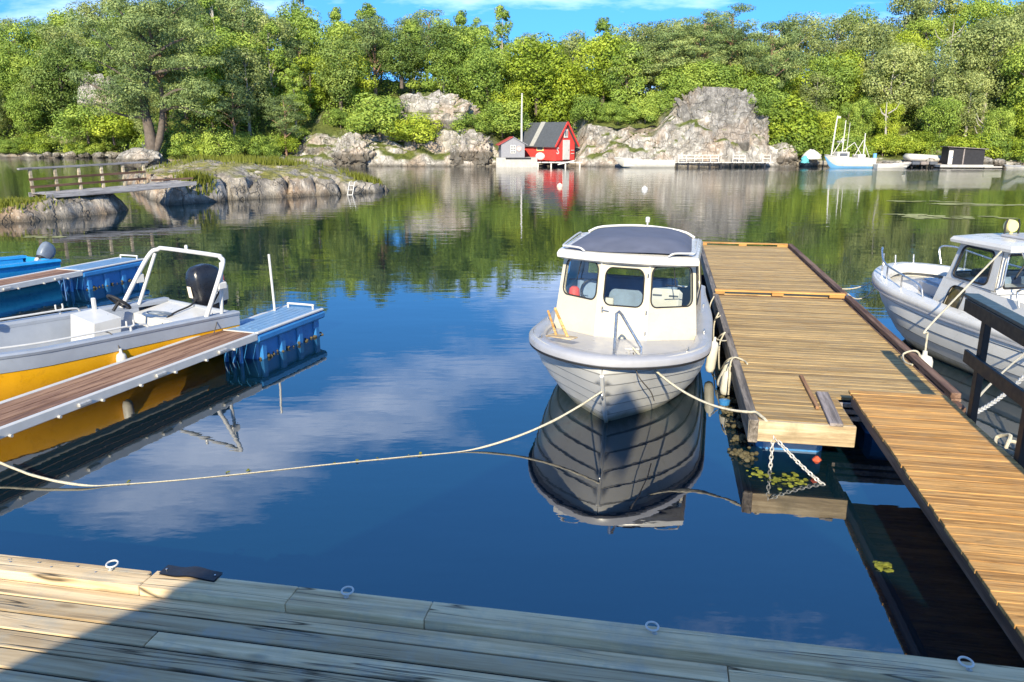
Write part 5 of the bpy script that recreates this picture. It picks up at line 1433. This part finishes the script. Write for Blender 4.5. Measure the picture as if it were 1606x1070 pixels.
rope('bow_line', 'second slack line from the cruiser bow to the raised cross beam', sag(B2 @ Vector((.55, .45, .88)), L2W(WD, 5.9, DZ + .09), .22, 6), .010)
chain('chain', 'galvanised chain from the cruiser side to the foot of the railing post', B2 @ Vector((1.14, 4.35, .76)), L2W(.97 + GW + .08, .15, GZ - .02), .10, .065, .008)
rope('hull_rope', 'white rope running along beside the chain down the cruiser side', [B2 @ Vector((1.12, 4.4, .76)), B2 @ Vector((1.16, 4.15, .70)), L2W(2.12, .60, .60), L2W(2.02, .35, .40)], .012)
rope('knotted_rope', 'white rope with a thick knot outside the railing foot', [L2W(1.98, -.25, .42), L2W(2.05, -.08, .46), L2W(2.11, -.18, .52), L2W(2.06, -.26, .44), L2W(2.15, -.16, .46), L2W(2.45, -.38, .40), L2W(3.0, -.70, .36)], .016)
rope('fender_line', 'dark line tying the small white fender to the yellow boat rail', [yb.matrix_basis @ Vector((.72, 2.75, .70)), yb.matrix_basis @ Vector((.86, 2.80, .66)), yb.matrix_basis @ Vector((.93, 2.84, .46))], .007, 'rope_dark')
rope('stern_line', 'thin dark line from the yellow boat stern to the finger pontoon', [yb.matrix_basis @ Vector((.70, 4.3, .62)), yb.matrix_basis @ Vector((.86, 4.25, .55)), yb.matrix_basis @ Vector((.98, 4.1, .42))], .006, 'rope_dark')
fender('small white fender hanging on the side of the yellow boat', yb.matrix_basis @ Vector((.93, 2.84, .16)), .28, .062)
# weed and mussels at the dock floats
def weed(name, label, spots, n, seed, mat, flat=.5, sz=(.02, .05)):
    rn = random.Random(seed); mb = MB()
    for k in range(n):
        c, s = rn.choice(spots); p = Vector(c) + Vector((rn.gauss(0, s), rn.gauss(0, s), rn.uniform(-.01, .02))); r_ = rn.uniform(*sz)
        mb.lathe([(r_ * .5, -r_ * flat), (r_, 0), (r_ * .45, r_ * flat)], 6, p, Matrix.Rotation(rn.uniform(-.4, .4), 3, 'X'))
    return tag(mb.build(name, M[mat], None, True, 60), label, None, None, 'stuff')
weed('seaweed', 'yellow-green seaweed floating under the dock end chain', [(L2W(.12, -.22, 0), .06), (L2W(.28, -.30, 0), .08), (L2W(.40, -.25, 0), .05)], 90, 1, 'weed', .25, (.012, .03))
weed('mussels', 'crust of mussels and rope weed along the dock side at the waterline', [(L2W(.0, y, .02), .05) for y in (.2, .6, 1.0, 1.4, 1.8, 2.3)], 260, 2, 'mussel', .7, (.012, .032))
weed('drifting_weed', 'tuft of yellow-green weed drifting in the gangway shadow', [(onz(1388, 888, 0), .03)], 45, 3, 'weed', .3, (.01, .03))
weed('drifting_seaweed', 'bits of algae caught along the long rope on the water', [(onz(px, 762 - (px - 150) * .094, 0), .012) for px in (200, 355, 390, 525, 560, 590, 640, 660)], 60, 4, 'weed', .2, (.006, .016))
mb = MB(); rn = random.Random(12)
for (px, py, L, w) in ((1432, 338, 2.2, .25), (1470, 342, 1.6, .2), (1455, 340, 1.2, .3), (1540, 341, 1.6, .18), (1590, 322, 3.0, .2), (1500, 320, 3.5, .22), (1450, 316, 2.6, .2), (70, 372, 1.2, .1)):
    c = onz(px, py, .006)
    for k in range(10):
        x = c.x + rn.uniform(-.5, .5) * L; y = c.y + rn.uniform(-.5, .5) * w * 4; a = rn.uniform(.2, .5) * L * .5; b = w * rn.uniform(.4, 1)
        pts = [(x + a * math.cos(q) * rn.uniform(.7, 1.1), y + b * math.sin(q) * rn.uniform(.7, 1.1), .006 + .001 * k) for q in [PI * 2 * i / 9 for i in range(9)]]; mb.poly(pts)
tag(mb.build('floating_weed', M['weed_pale'] if 'weed_pale' in M else paint('weed_pale', (.34, .34, .12), .7, .3)), 'pale streaks of weed floating on the bay to the right', None, None, 'stuff')
tag(MB().box((0, 0, 0), (.08, .08, .07), .03).build('orange_float', M['orange']), 'small orange float tucked under the dock end', 'float').location = L2W(.62, .0, .10)
# swimming buoys
for (px, py, lab, mat) in ((878, 293, 'pale orange mooring buoy in the bay below the boathouse', 'lamp_buoy'), (1011, 298, 'white round mooring buoy in the middle of the bay', 'white')):
    p = onz(px, py, 0)
    mt = M['white'] if mat == 'white' else paint('buoy_orange', (.80, .55, .42), .5, .1)
    tag(MB().lathe([(.04, -.16), (.15, -.08), (.18, .02), (.15, .12), (.07, .18), (.03, .22)], 14, p).build('mooring_buoy', mt, None, True, 60), lab, 'buoy')

# ------------------------------------------------------------------ footbridge and ladder on the islet
a = Vector((-17.35, 29.25, .86)); b = Vector((-14.0, 34.2, .98))
ang = math.atan2(b.y - a.y, b.x - a.x); L = (b - a).length
fbr = thing('footbridge', 'small wooden footbridge with a railing between the ledge and the rock islet', 'bridge', (a.x, a.y, 0), ang)
n = 44
me = MB().box((0, 0, 0), (L / n - .012, 1.25, .035), .004).mesh('plank', M['bridge_deck'])
zz = lambda t: lerp(.84, 1.0, t) + .10 * math.sin(PI * t) * -.3
for k in range(n): put(me, 'plank', fbr, ((k + .5) * L / n, 0, zz((k + .5) / n)))
for s in (-1, 1): MB().tube([(i / 8 * L, s * .58, zz(i / 8) - .09) for i in range(9)], .055, 4).build('girder', M['grey_board'], fbr)
N = 6
for k in range(N):
    x = .05 + k * (L - 1.5) / (N - 1); z = zz(x / L)
    put(MB().box((0, 0, 0), (.095, .095, .86), .005).mesh('post', M['bridge_wood']), 'post', fbr, (x, .60, z + .43))
MB().beam((-.35, .60, zz(0) + .89), (L - 1.25, .60, zz(.8) + .89), .18, .07, .005).build('hand_rail', M['bridge_deck'], fbr)
MB().beam((-.05, .56, zz(0) + .22), (L - 1.4, .56, zz(.8) + .22), .03, .09, .004).build('rail', M['brown'], fbr)
for s in (-1, 1): MB().beam((-.1, s * .64, zz(0) - .05), (L / 2, s * .64, zz(.5) - .05), .04, .16, .005).beam((L / 2, s * .64, zz(.5) - .05), (L + .1, s * .64, zz(1) - .05), .04, .16, .005).build('edge_board', M['bridge_deck'], fbr)
MB().beam((-.05, .56, zz(0) + .50), (L - 1.4, .56, zz(.8) + .50), .03, .09, .004).build('rail', M['brown'], fbr)
MB().beam((L - 1.4, .2, zz(.8) + .16), (L + .6, .3, zz(1) + .10), .06, .08, .004).build('rail', M['brown'], fbr)
MB().box((.9, 0, .35), (1.2, 1.1, .8), .2).build('stone_abutment', M['skerry'], fbr)
p = onz(548, 306, 0)
ld = thing('swim_ladder', 'white swimming ladder leaning on the tip of the rock islet', 'ladder', (p.x, p.y + .1, 0), -.5)
for s in (-.16, .16): MB().tube([(s, -.12, -.4), (s, .22, .62), (s * 1.0, .40, .66)], .02, 8).build('rail', M['white'], ld, True)
for k in range(4): MB().tube([(-.16, -.10 + k * .075, -.2 + k * .22), (.16, -.10 + k * .075, -.2 + k * .22)], .018, 6).build('rung', M['white'], ld, True)

# ------------------------------------------------------------------ far shore: boathouse, hut, jetties, boats
hs = thing('red_boathouse', 'red gabled boathouse with white door and grey roof on the far shore', 'building', (4.95, 75.0, .55), R(-44))
# local x is the ridge direction towards the gable that faces the right of the bay
LH, WH, EV, AP = 4.4, 2.7, 1.55, 3.45
h2 = WH / 2
MB().prism([(0, -h2, 0), (0, h2, 0), (0, h2, EV), (0, 0, AP - .12), (0, -h2, EV)], (-LH, 0, 0)).build('wall', M['red_wall'], hs)
for k in range(7): MB().box((.02, -h2 + .2 + k * .38, .75), (.025, .03, 1.4)).build('batten', M['red_wall'], hs)
rf = MB().prism([(.25, 0, AP), (.25, -h2 - .35, EV - .28), (.25, -h2 - .35, EV - .36), (.25, 0, AP - .08), (.25, h2 + .35, EV - .36), (.25, h2 + .35, EV - .28)], (-LH * .62, 0, 0)).build('roof', M['dark_roof'], hs)
MB().prism([(-LH * .62 + .25, 0, AP - .02), (-LH * .62 + .25, -h2 - .30, EV - .26), (-LH * .62 + .25, -h2 - .30, EV - .34), (-LH * .62 + .25, 0, AP - .10), (-LH * .62 + .25, h2 + .3, EV - .34), (-LH * .62 + .25, h2 + .3, EV - .26)], (-LH * .5, 0, 0)).build('roof', M['dark_roof'], hs)
MB().prism([(-LH * .56, 0, AP + .03), (-LH * .56, -h2 - .3, EV - .22), (-LH * .56, -h2 - .3, EV - .27), (-LH * .56, 0, AP - .02)], (-.55, 0, 0)).build('roof_patch', M['pale_roof'], rf)
for s in (-1, 1): MB().beam((.27, 0, AP - .02), (.27, s * (h2 + .36), EV - .32), .06, .16).build('barge_board', M['red_wall'], rf)
dr = MB().box((.05, .08, .95), (.06, .95, 1.78), .01).build('door', M['far_white'], hs); MB().box((.09, .38, .95), (.03, .04, .16)).build('handle', M['steel'], dr)
wd = MB().box((.05, 0, 2.42), (.06, .56, .78), .01).build('window', M['far_white'], hs)
for s in (-1, 1): MB().box((.085, s * .11, 2.42), (.02, .10, .44)).build('pane', M['dark_int'], wd)
wd = MB().box((-1.9, -h2 - .03, 1.08), (.85, .06, .48), .01).build('window', M['lamp_yellow'], hs); MB().box((-1.9, -h2 - .065, 1.10), (.66, .02, .34)).build('pane', M['dark_int'], wd)
lettering('S', hs, .85, frame4((.03, -h2 + .26, .85), (0, 1, 0), (0, 0, 1)), M['far_white'], 'painted_letter', .01)
MB().box((.05, h2 - .35, .9), (.05, .42, .06)).box((.05, h2 - .35, .6), (.05, .42, .06)).build('wall_bracket', M['far_white'], hs)
dk = thing('landing_stage', 'low white landing stage on posts in front of the red boathouse', 'jetty', (4.6, 73.6, 0), R(-4))
for k in range(7): MB().box((-2.2 + k * .62, 0, .42), (.58, 1.5, .08), .01).build('plank', M['far_white'], dk)
for x in (-2.2, -1.0, .3, 1.6): MB().box((x, -.6, .05), (.12, .12, .7)).build('post', M['far_white'], dk)
MB().beam((-.4, -.78, .25), (1.1, -.78, .60), .05, .10).build('brace', M['far_white'], dk)
o = MB().lathe([(.3, 0), (.42, .08), (.42, .28), (.3, .38)], 14, (0, 0, 0), Matrix.Rotation(PI / 2, 3, 'X')).build('white_drum', M['far_white'], None, True); o.location = far(847, 245, 73.8); o.scale = (1, 1, .8); tag(o, 'white drum lying at the left end of the landing stage', 'drum')
# the grey hut on its concrete quay
q0 = far(812, 262, 73.3)
cq = MB().box((0, 0, .35), (3.75, 2.6, 1.0), .04).build('concrete_quay', M['concrete']); cq.location = (q0.x - .10, 74.3, 0); tag(cq, 'pale concrete quay block under the small grey hut', 'quay')
hu = thing('grey_hut', 'small grey wooden hut with a red roof on the concrete quay', 'building', (-.05, 74.3, .86), R(8))
hw, hd, he, ha = 2.15, 2.0, 1.25, 1.85
MB().prism([(-hw / 2, -hd / 2, 0), (hw / 2, -hd / 2, 0), (hw / 2, -hd / 2, he), (0, -hd / 2, ha - .08), (-hw / 2, -hd / 2, he)], (0, hd, 0)).build('wall', M['grey_wall'], hu)
for s in (-1, 1): MB().prism([(0, -hd / 2 - .14, ha), (s * (hw / 2 + .28), -hd / 2 - .14, he - .14), (s * (hw / 2 + .28), -hd / 2 - .14, he - .20), (0, -hd / 2 - .14, ha - .06)], (0, hd + .28, 0)).build('roof', M['red_roof'] if s < 0 else M['grey_wall'], hu)
wd = MB().box((.0, -hd / 2 - .02, .72), (.46, .05, .74), .01).build('window', M['far_white'], hu)
for i in (-1, 1):
    for j in (-1, 0, 1): MB().box((i * .10, -hd / 2 - .05, .72 + j * .22), (.12, .02, .15)).build('pane', M['dark_int'], wd)
MB().lathe([(.24, 0), (.24, .03)], 20, (.55, -hd / 2 - .01, .78), Matrix.Rotation(PI / 2, 3, 'X')).build('round_sign', M['far_white'], hu)
MB().torus((.55, -hd / 2 - .045, .78), .20, .018, 20, 6, Matrix.Rotation(PI / 2, 3, 'X')).build('sign_ring', M['red_roof'], hu)
o = MB().box((0, 0, 0), (2.3, .10, .10), .02).build('mooring_boom', M['black_shed']); o.location = (q0.x + .05, 72.9, .80); tag(o, 'dark timber boom bolted along the front of the concrete quay', 'beam')
pl = far(818, 218, 76.5)
fp_ = MB().tube([(0, 0, -.8), (0, 0, 1.8), (.03, 0, 4.0)], [.10, .085, .06], 10).build('flagpole', M['far_white'], None, True); fp_.location = pl; tag(fp_, 'bare white flagpole between the grey hut and the red boathouse', 'flagpole')
MB().lathe([(.08, 0), (.10, .05), (.03, .12)], 10, (.03, 0, 4.0)).build('finial', M['far_white'], fp_, True)

def small_boat(name, label, px, py, Y, L, B, rz, mats, extra=None):
    p = far(px, py, Y); t = thing(name, label, 'boat', (p.x, Y, 0), rz)
    Hh = Hull(L, B, L * .45, [(0, .85 * L / 5), (L * .5, .60 * L / 5), (L, .62 * L / 5)], .7 * L / 5, -.2, L * .3)
    # lies along local x: turn the hull
    r_ = bpy.data.objects.new('hull', None)
    o = Hh.shell(t, M[mats[0]], 0, 1, 20, 8); tr = Hh.transom(t, M[mats[0]]); rg = Hh.ring(t, M[mats[1]], [(.03, -.06), (.04, 0), (-.10, .02), (-.12, -.04), (0, -.06)], 'gunwale', 20)
    ln = Hh.liner(t, M[mats[1]], L * .15, L * .97, .03, .1, .12)
    for y in (.35, .6): MB().box((0, L * y, .34 * L / 5), (Hh.b(L * y) * 1.7, .22, .04), .01).build('thwart', M[mats[1]], t)
    if extra: extra(t, Hh)
    return t
small_boat('rowing_boat', 'long low white open boat moored on a line right of the red boathouse', 963, 262, 72.6, 5.4, 1.6, R(-88), ('far_white', 'far_white'))
small_boat('rowing_boat', 'small white open boat beside the stern of the fishing boat', 1428, 262, 70.6, 3.0, 1.2, R(86), ('far_white', 'far_white'))
small_boat('rowing_boat', 'white dinghy at the right end of the far shore', 1576, 262, 70.4, 1.9, 1.0, R(-80), ('far_white', 'grey_grp'))
# long jetty under the cliff
j0 = far(1058, 258, 73.0); j1 = far(1212, 258, 73.0)
jt = thing('cliff_jetty', 'long low jetty with white rails running under the grey cliff', 'jetty', (j0.x, 73.0, 0))
JL = j1.x - j0.x
for k in range(18): MB().box((JL * (k + .5) / 18, .3, .42), (JL / 18 - .03, 1.1, .07), .01).build('plank', M['far_white'], jt)
for k in range(9): MB().box((JL * (k + .2) / 9, -.2, .0), (.14, .14, .85)).build('pile', M['black_shed'], jt)
for (x0, x1) in ((.3, 3.9), (5.2, 6.3), (7.9, 8.6)):
    m_ = int((x1 - x0) / .85) + 1
    for k in range(m_ + 1): MB().box((x0 + (x1 - x0) * k / m_, -.22, .78), (.06, .06, .66)).build('post', M['far_white'], jt)
    for z in (.80, 1.08): MB().beam((x0, -.24, z), (x1, -.24, z), .03, .06).build('rail', M['far_white'], jt)
# fishing boat
p = far(1292, 262, 71.8)
def fish(t, Hh):
    MB().box((0, 1.5, 1.05), (.9, 1.1, .7), .05).build('wheelhouse', M['far_white'], t)
    for x in (-.46, .46): MB().box((x, 1.5, 1.16), (.03, .7, .25), .01).build('window', M['dark_int'], t)
    MB().box((0, 3.15, .95), (1.1, .7, .45), .05).build('net_bin', M['far_white'], t)
    MB().tube([(0, .55, .6), (0, .75, 3.9), (0, .80, 4.5)], [.07, .06, .035], 8).build('mast', M['far_white'], t, True)
    MB().tube([(0, 1.55, 1.3), (0, 1.60, 4.1)], [.05, .035], 8).build('mast', M['far_white'], t, True)
    MB().tube([(0, 1.95, 1.3), (0, 2.0, 3.9)], [.03, .02], 6).build('aerial', M['far_white'], t, True)
    MB().tube([(0, 3.55, .7), (0, 3.50, 3.0)], [.06, .045], 8).build('mast', M['far_white'], t, True)
    for (a_, b_) in (((0, .7, 1.2), (0, 1.5, 2.6)), ((0, 1.7, 1.5), (0, 2.6, 2.2)), ((0, 2.6, 2.2), (0, 3.3, 1.2)), ((0, 2.7, 1.0), (0, 3.4, 2.4)), ((0, 3.5, 2.2), (0, 4.1, .9)), ((0, 1.3, 2.4), (0, 1.8, 2.4))):
        MB().tube([a_, b_], .03, 6).build('boom', M['far_white'], t, True)
    MB().box((0, .95, 4.35), (.03, .30, .16)).build('pennant', M['far_white'], t)
    MB().tube([(-.5, 1.3, 2.25), (.5, 1.3, 2.25)], .09, 8).build('radar', M['far_white'], t, True)
    Hh.shell(t, M['far_blue'], .62, 1.0, 20, 5, 'boot_stripe', .012)
    MB().lathe([(.16, 0), (.16, .5)], 10, (.2, 4.5, .75)).build('barrel', M['far_blue'], t, True)
t = thing('fishing_boat', 'white fishing boat with light blue bottom and white masts on the far shore', 'boat', (p.x, 71.8, 0), R(-86))
Hh = Hull(4.4, 1.7, 1.6, [(0, 1.15), (1.5, .92), (4.4, .85)], .95, -.3, 1.1)
Hh.shell(t, M['far_white'], 0, 1, 20, 8); Hh.transom(t, M['far_white']); Hh.ring(t, M['far_white'], [(.03, -.06), (.05, 0), (-.10, .02), (-.12, -.04), (0, -.06)], 'gunwale', 20); Hh.plate(t, M['grey_grp'], .1, 4.35, .14, .1); fish(t, Hh)
# pier and floating black shed
jt = thing('wooden_pier', 'low grey wooden pier between the fishing boat and the black shed', 'jetty', far(1378, 256, 73.2))
for k in range(14): MB().box((k * .5, 0, -.02), (.47, 1.3, .07), .01).build('plank', M['grey_board'], jt)
for k in range(8): MB().box((.1 + k * .9, -.5, -.4), (.12, .12, .9)).build('pile', M['black_shed'], jt)
for k in range(4): MB().box((2.2 + k * .8, -.7, .02), (.7, .4, .3), .06).build('fish_crate', M['dark_int'] if k % 2 else M['grey_board'], jt)
p = far(1512, 262, 71.5)
bs = thing('black_shed', 'black wooden shed standing on a pale floating raft at the right shore', 'shed', (p.x, 71.9, 0), R(-8))
MB().box((0, 0, .18), (4.4, 2.2, .24), .03).build('raft', M['concrete'], bs)
MB().prism([(-1.55, -.8, .30), (1.45, -.8, .30), (1.45, -.8, 1.62), (-1.55, -.8, 1.80)], (0, 1.6, 0)).build('wall', M['black_shed'], bs)
MB().prism([(-1.75, -1.0, 1.82), (1.65, -1.0, 1.62), (1.65, -1.0, 1.68), (-1.75, -1.0, 1.88)], (0, 2.0, 0)).build('roof', M['grey_board'], bs)
MB().box((-.28, -.83, .98), (.10, .06, 1.40)).build('corner_post', M['grey_board'], bs)
dr = MB().box((-1.35, -.83, .92), (.36, .05, 1.2), .01).build('door', M['far_white'], bs); MB().box((-1.22, -.87, .95), (.05, .03, .14)).build('handle', M['steel'], dr)
tp = MB(); tp.grid(lambda i, j: Vector((math.cos(i / 20 * 6.283), math.sin(i / 20 * 6.283), 0)) * (.85 * math.cos(j / 8 * 1.5) ** .7 * (1 + .35 * noise.noise(Vector((i * .9, j * .5, 3)))) + .02) + Vector((0, 0, -.2 + .85 * (j / 8) ** .8 * (1 + .25 * noise.noise(Vector((math.cos(i / 20 * 6.283) * 1.5, math.sin(i / 20 * 6.283) * 1.5, 1)))))), 20, 9, closeu=True); o = tp.build('tarpaulin', M['far_white'], None, True, 70); o.location = far(1273, 246, 74.2); o.scale = (1.0, .8, 1.0); tag(o, 'heap under a pale tarpaulin left of the fishing boat', 'tarpaulin')
tp = MB(); tp.grid(lambda i, j: Vector((math.cos(i / 16 * 6.283), math.sin(i / 16 * 6.283), 0)) * (.32 * math.cos(j / 6 * 1.5) ** .6 * (1 + .7 * noise.noise(Vector((i * 1.1, j * .8, 7)))) + .02) + Vector((0, 0, -.2 + .62 * j / 6 + .15 * noise.noise(Vector((i * .8, 2, j * .7))))), 16, 7, closeu=True); o = tp.build('net_heap', paint('teal_net', (.10, .40, .42), .8, .2), None, True, 70); o.location = far(1262, 252, 73.4); tag(o, 'teal fishing net heap at the water edge left of the fishing boat', 'net')
o = MB().box((0, 0, 0), (3.6, 1.4, .62), .22).build('covered_boat', M['far_white'], None, True, 60); o.location = far(1450, 248, 73.8); o.rotation_euler = (0, R(3), R(4)); tag(o, 'long pale covered boat laid up behind the wooden pier', 'boat')
rt = MB().box((0, 0, 0), (1.6, 1.0, .12), .03).build('small_raft', M['concrete']); rt.location = far(1553, 262, 71); tag(rt, 'small low raft beside the black shed', 'raft')

# ------------------------------------------------------------------ labels of look-alikes: say which one, counted across the view
ORD = ['leftmost', 'second from left', 'third from left', 'fourth from left', 'fifth from left', 'sixth from left', 'seventh from left', 'eighth from left', 'ninth from left', 'tenth from left', 'eleventh from left', 'twelfth from left', 'thirteenth from left', 'fourteenth from left', 'fifteenth from left', 'sixteenth from left', 'seventeenth from left', 'eighteenth from left']
by = {}
for o in COL.objects:
    if o.parent is None and o.get('label') and o.get('group'): by.setdefault(o['label'], []).append(o)
for lab, L_ in by.items():
    if len(L_) < 2: continue
    L_.sort(key=lambda o: o.location.x / max(1, o.location.y))
    for k, o in enumerate(L_): o['label'] = lab + ', ' + (ORD[k] if k < len(L_) - 1 or k == 0 else 'rightmost')
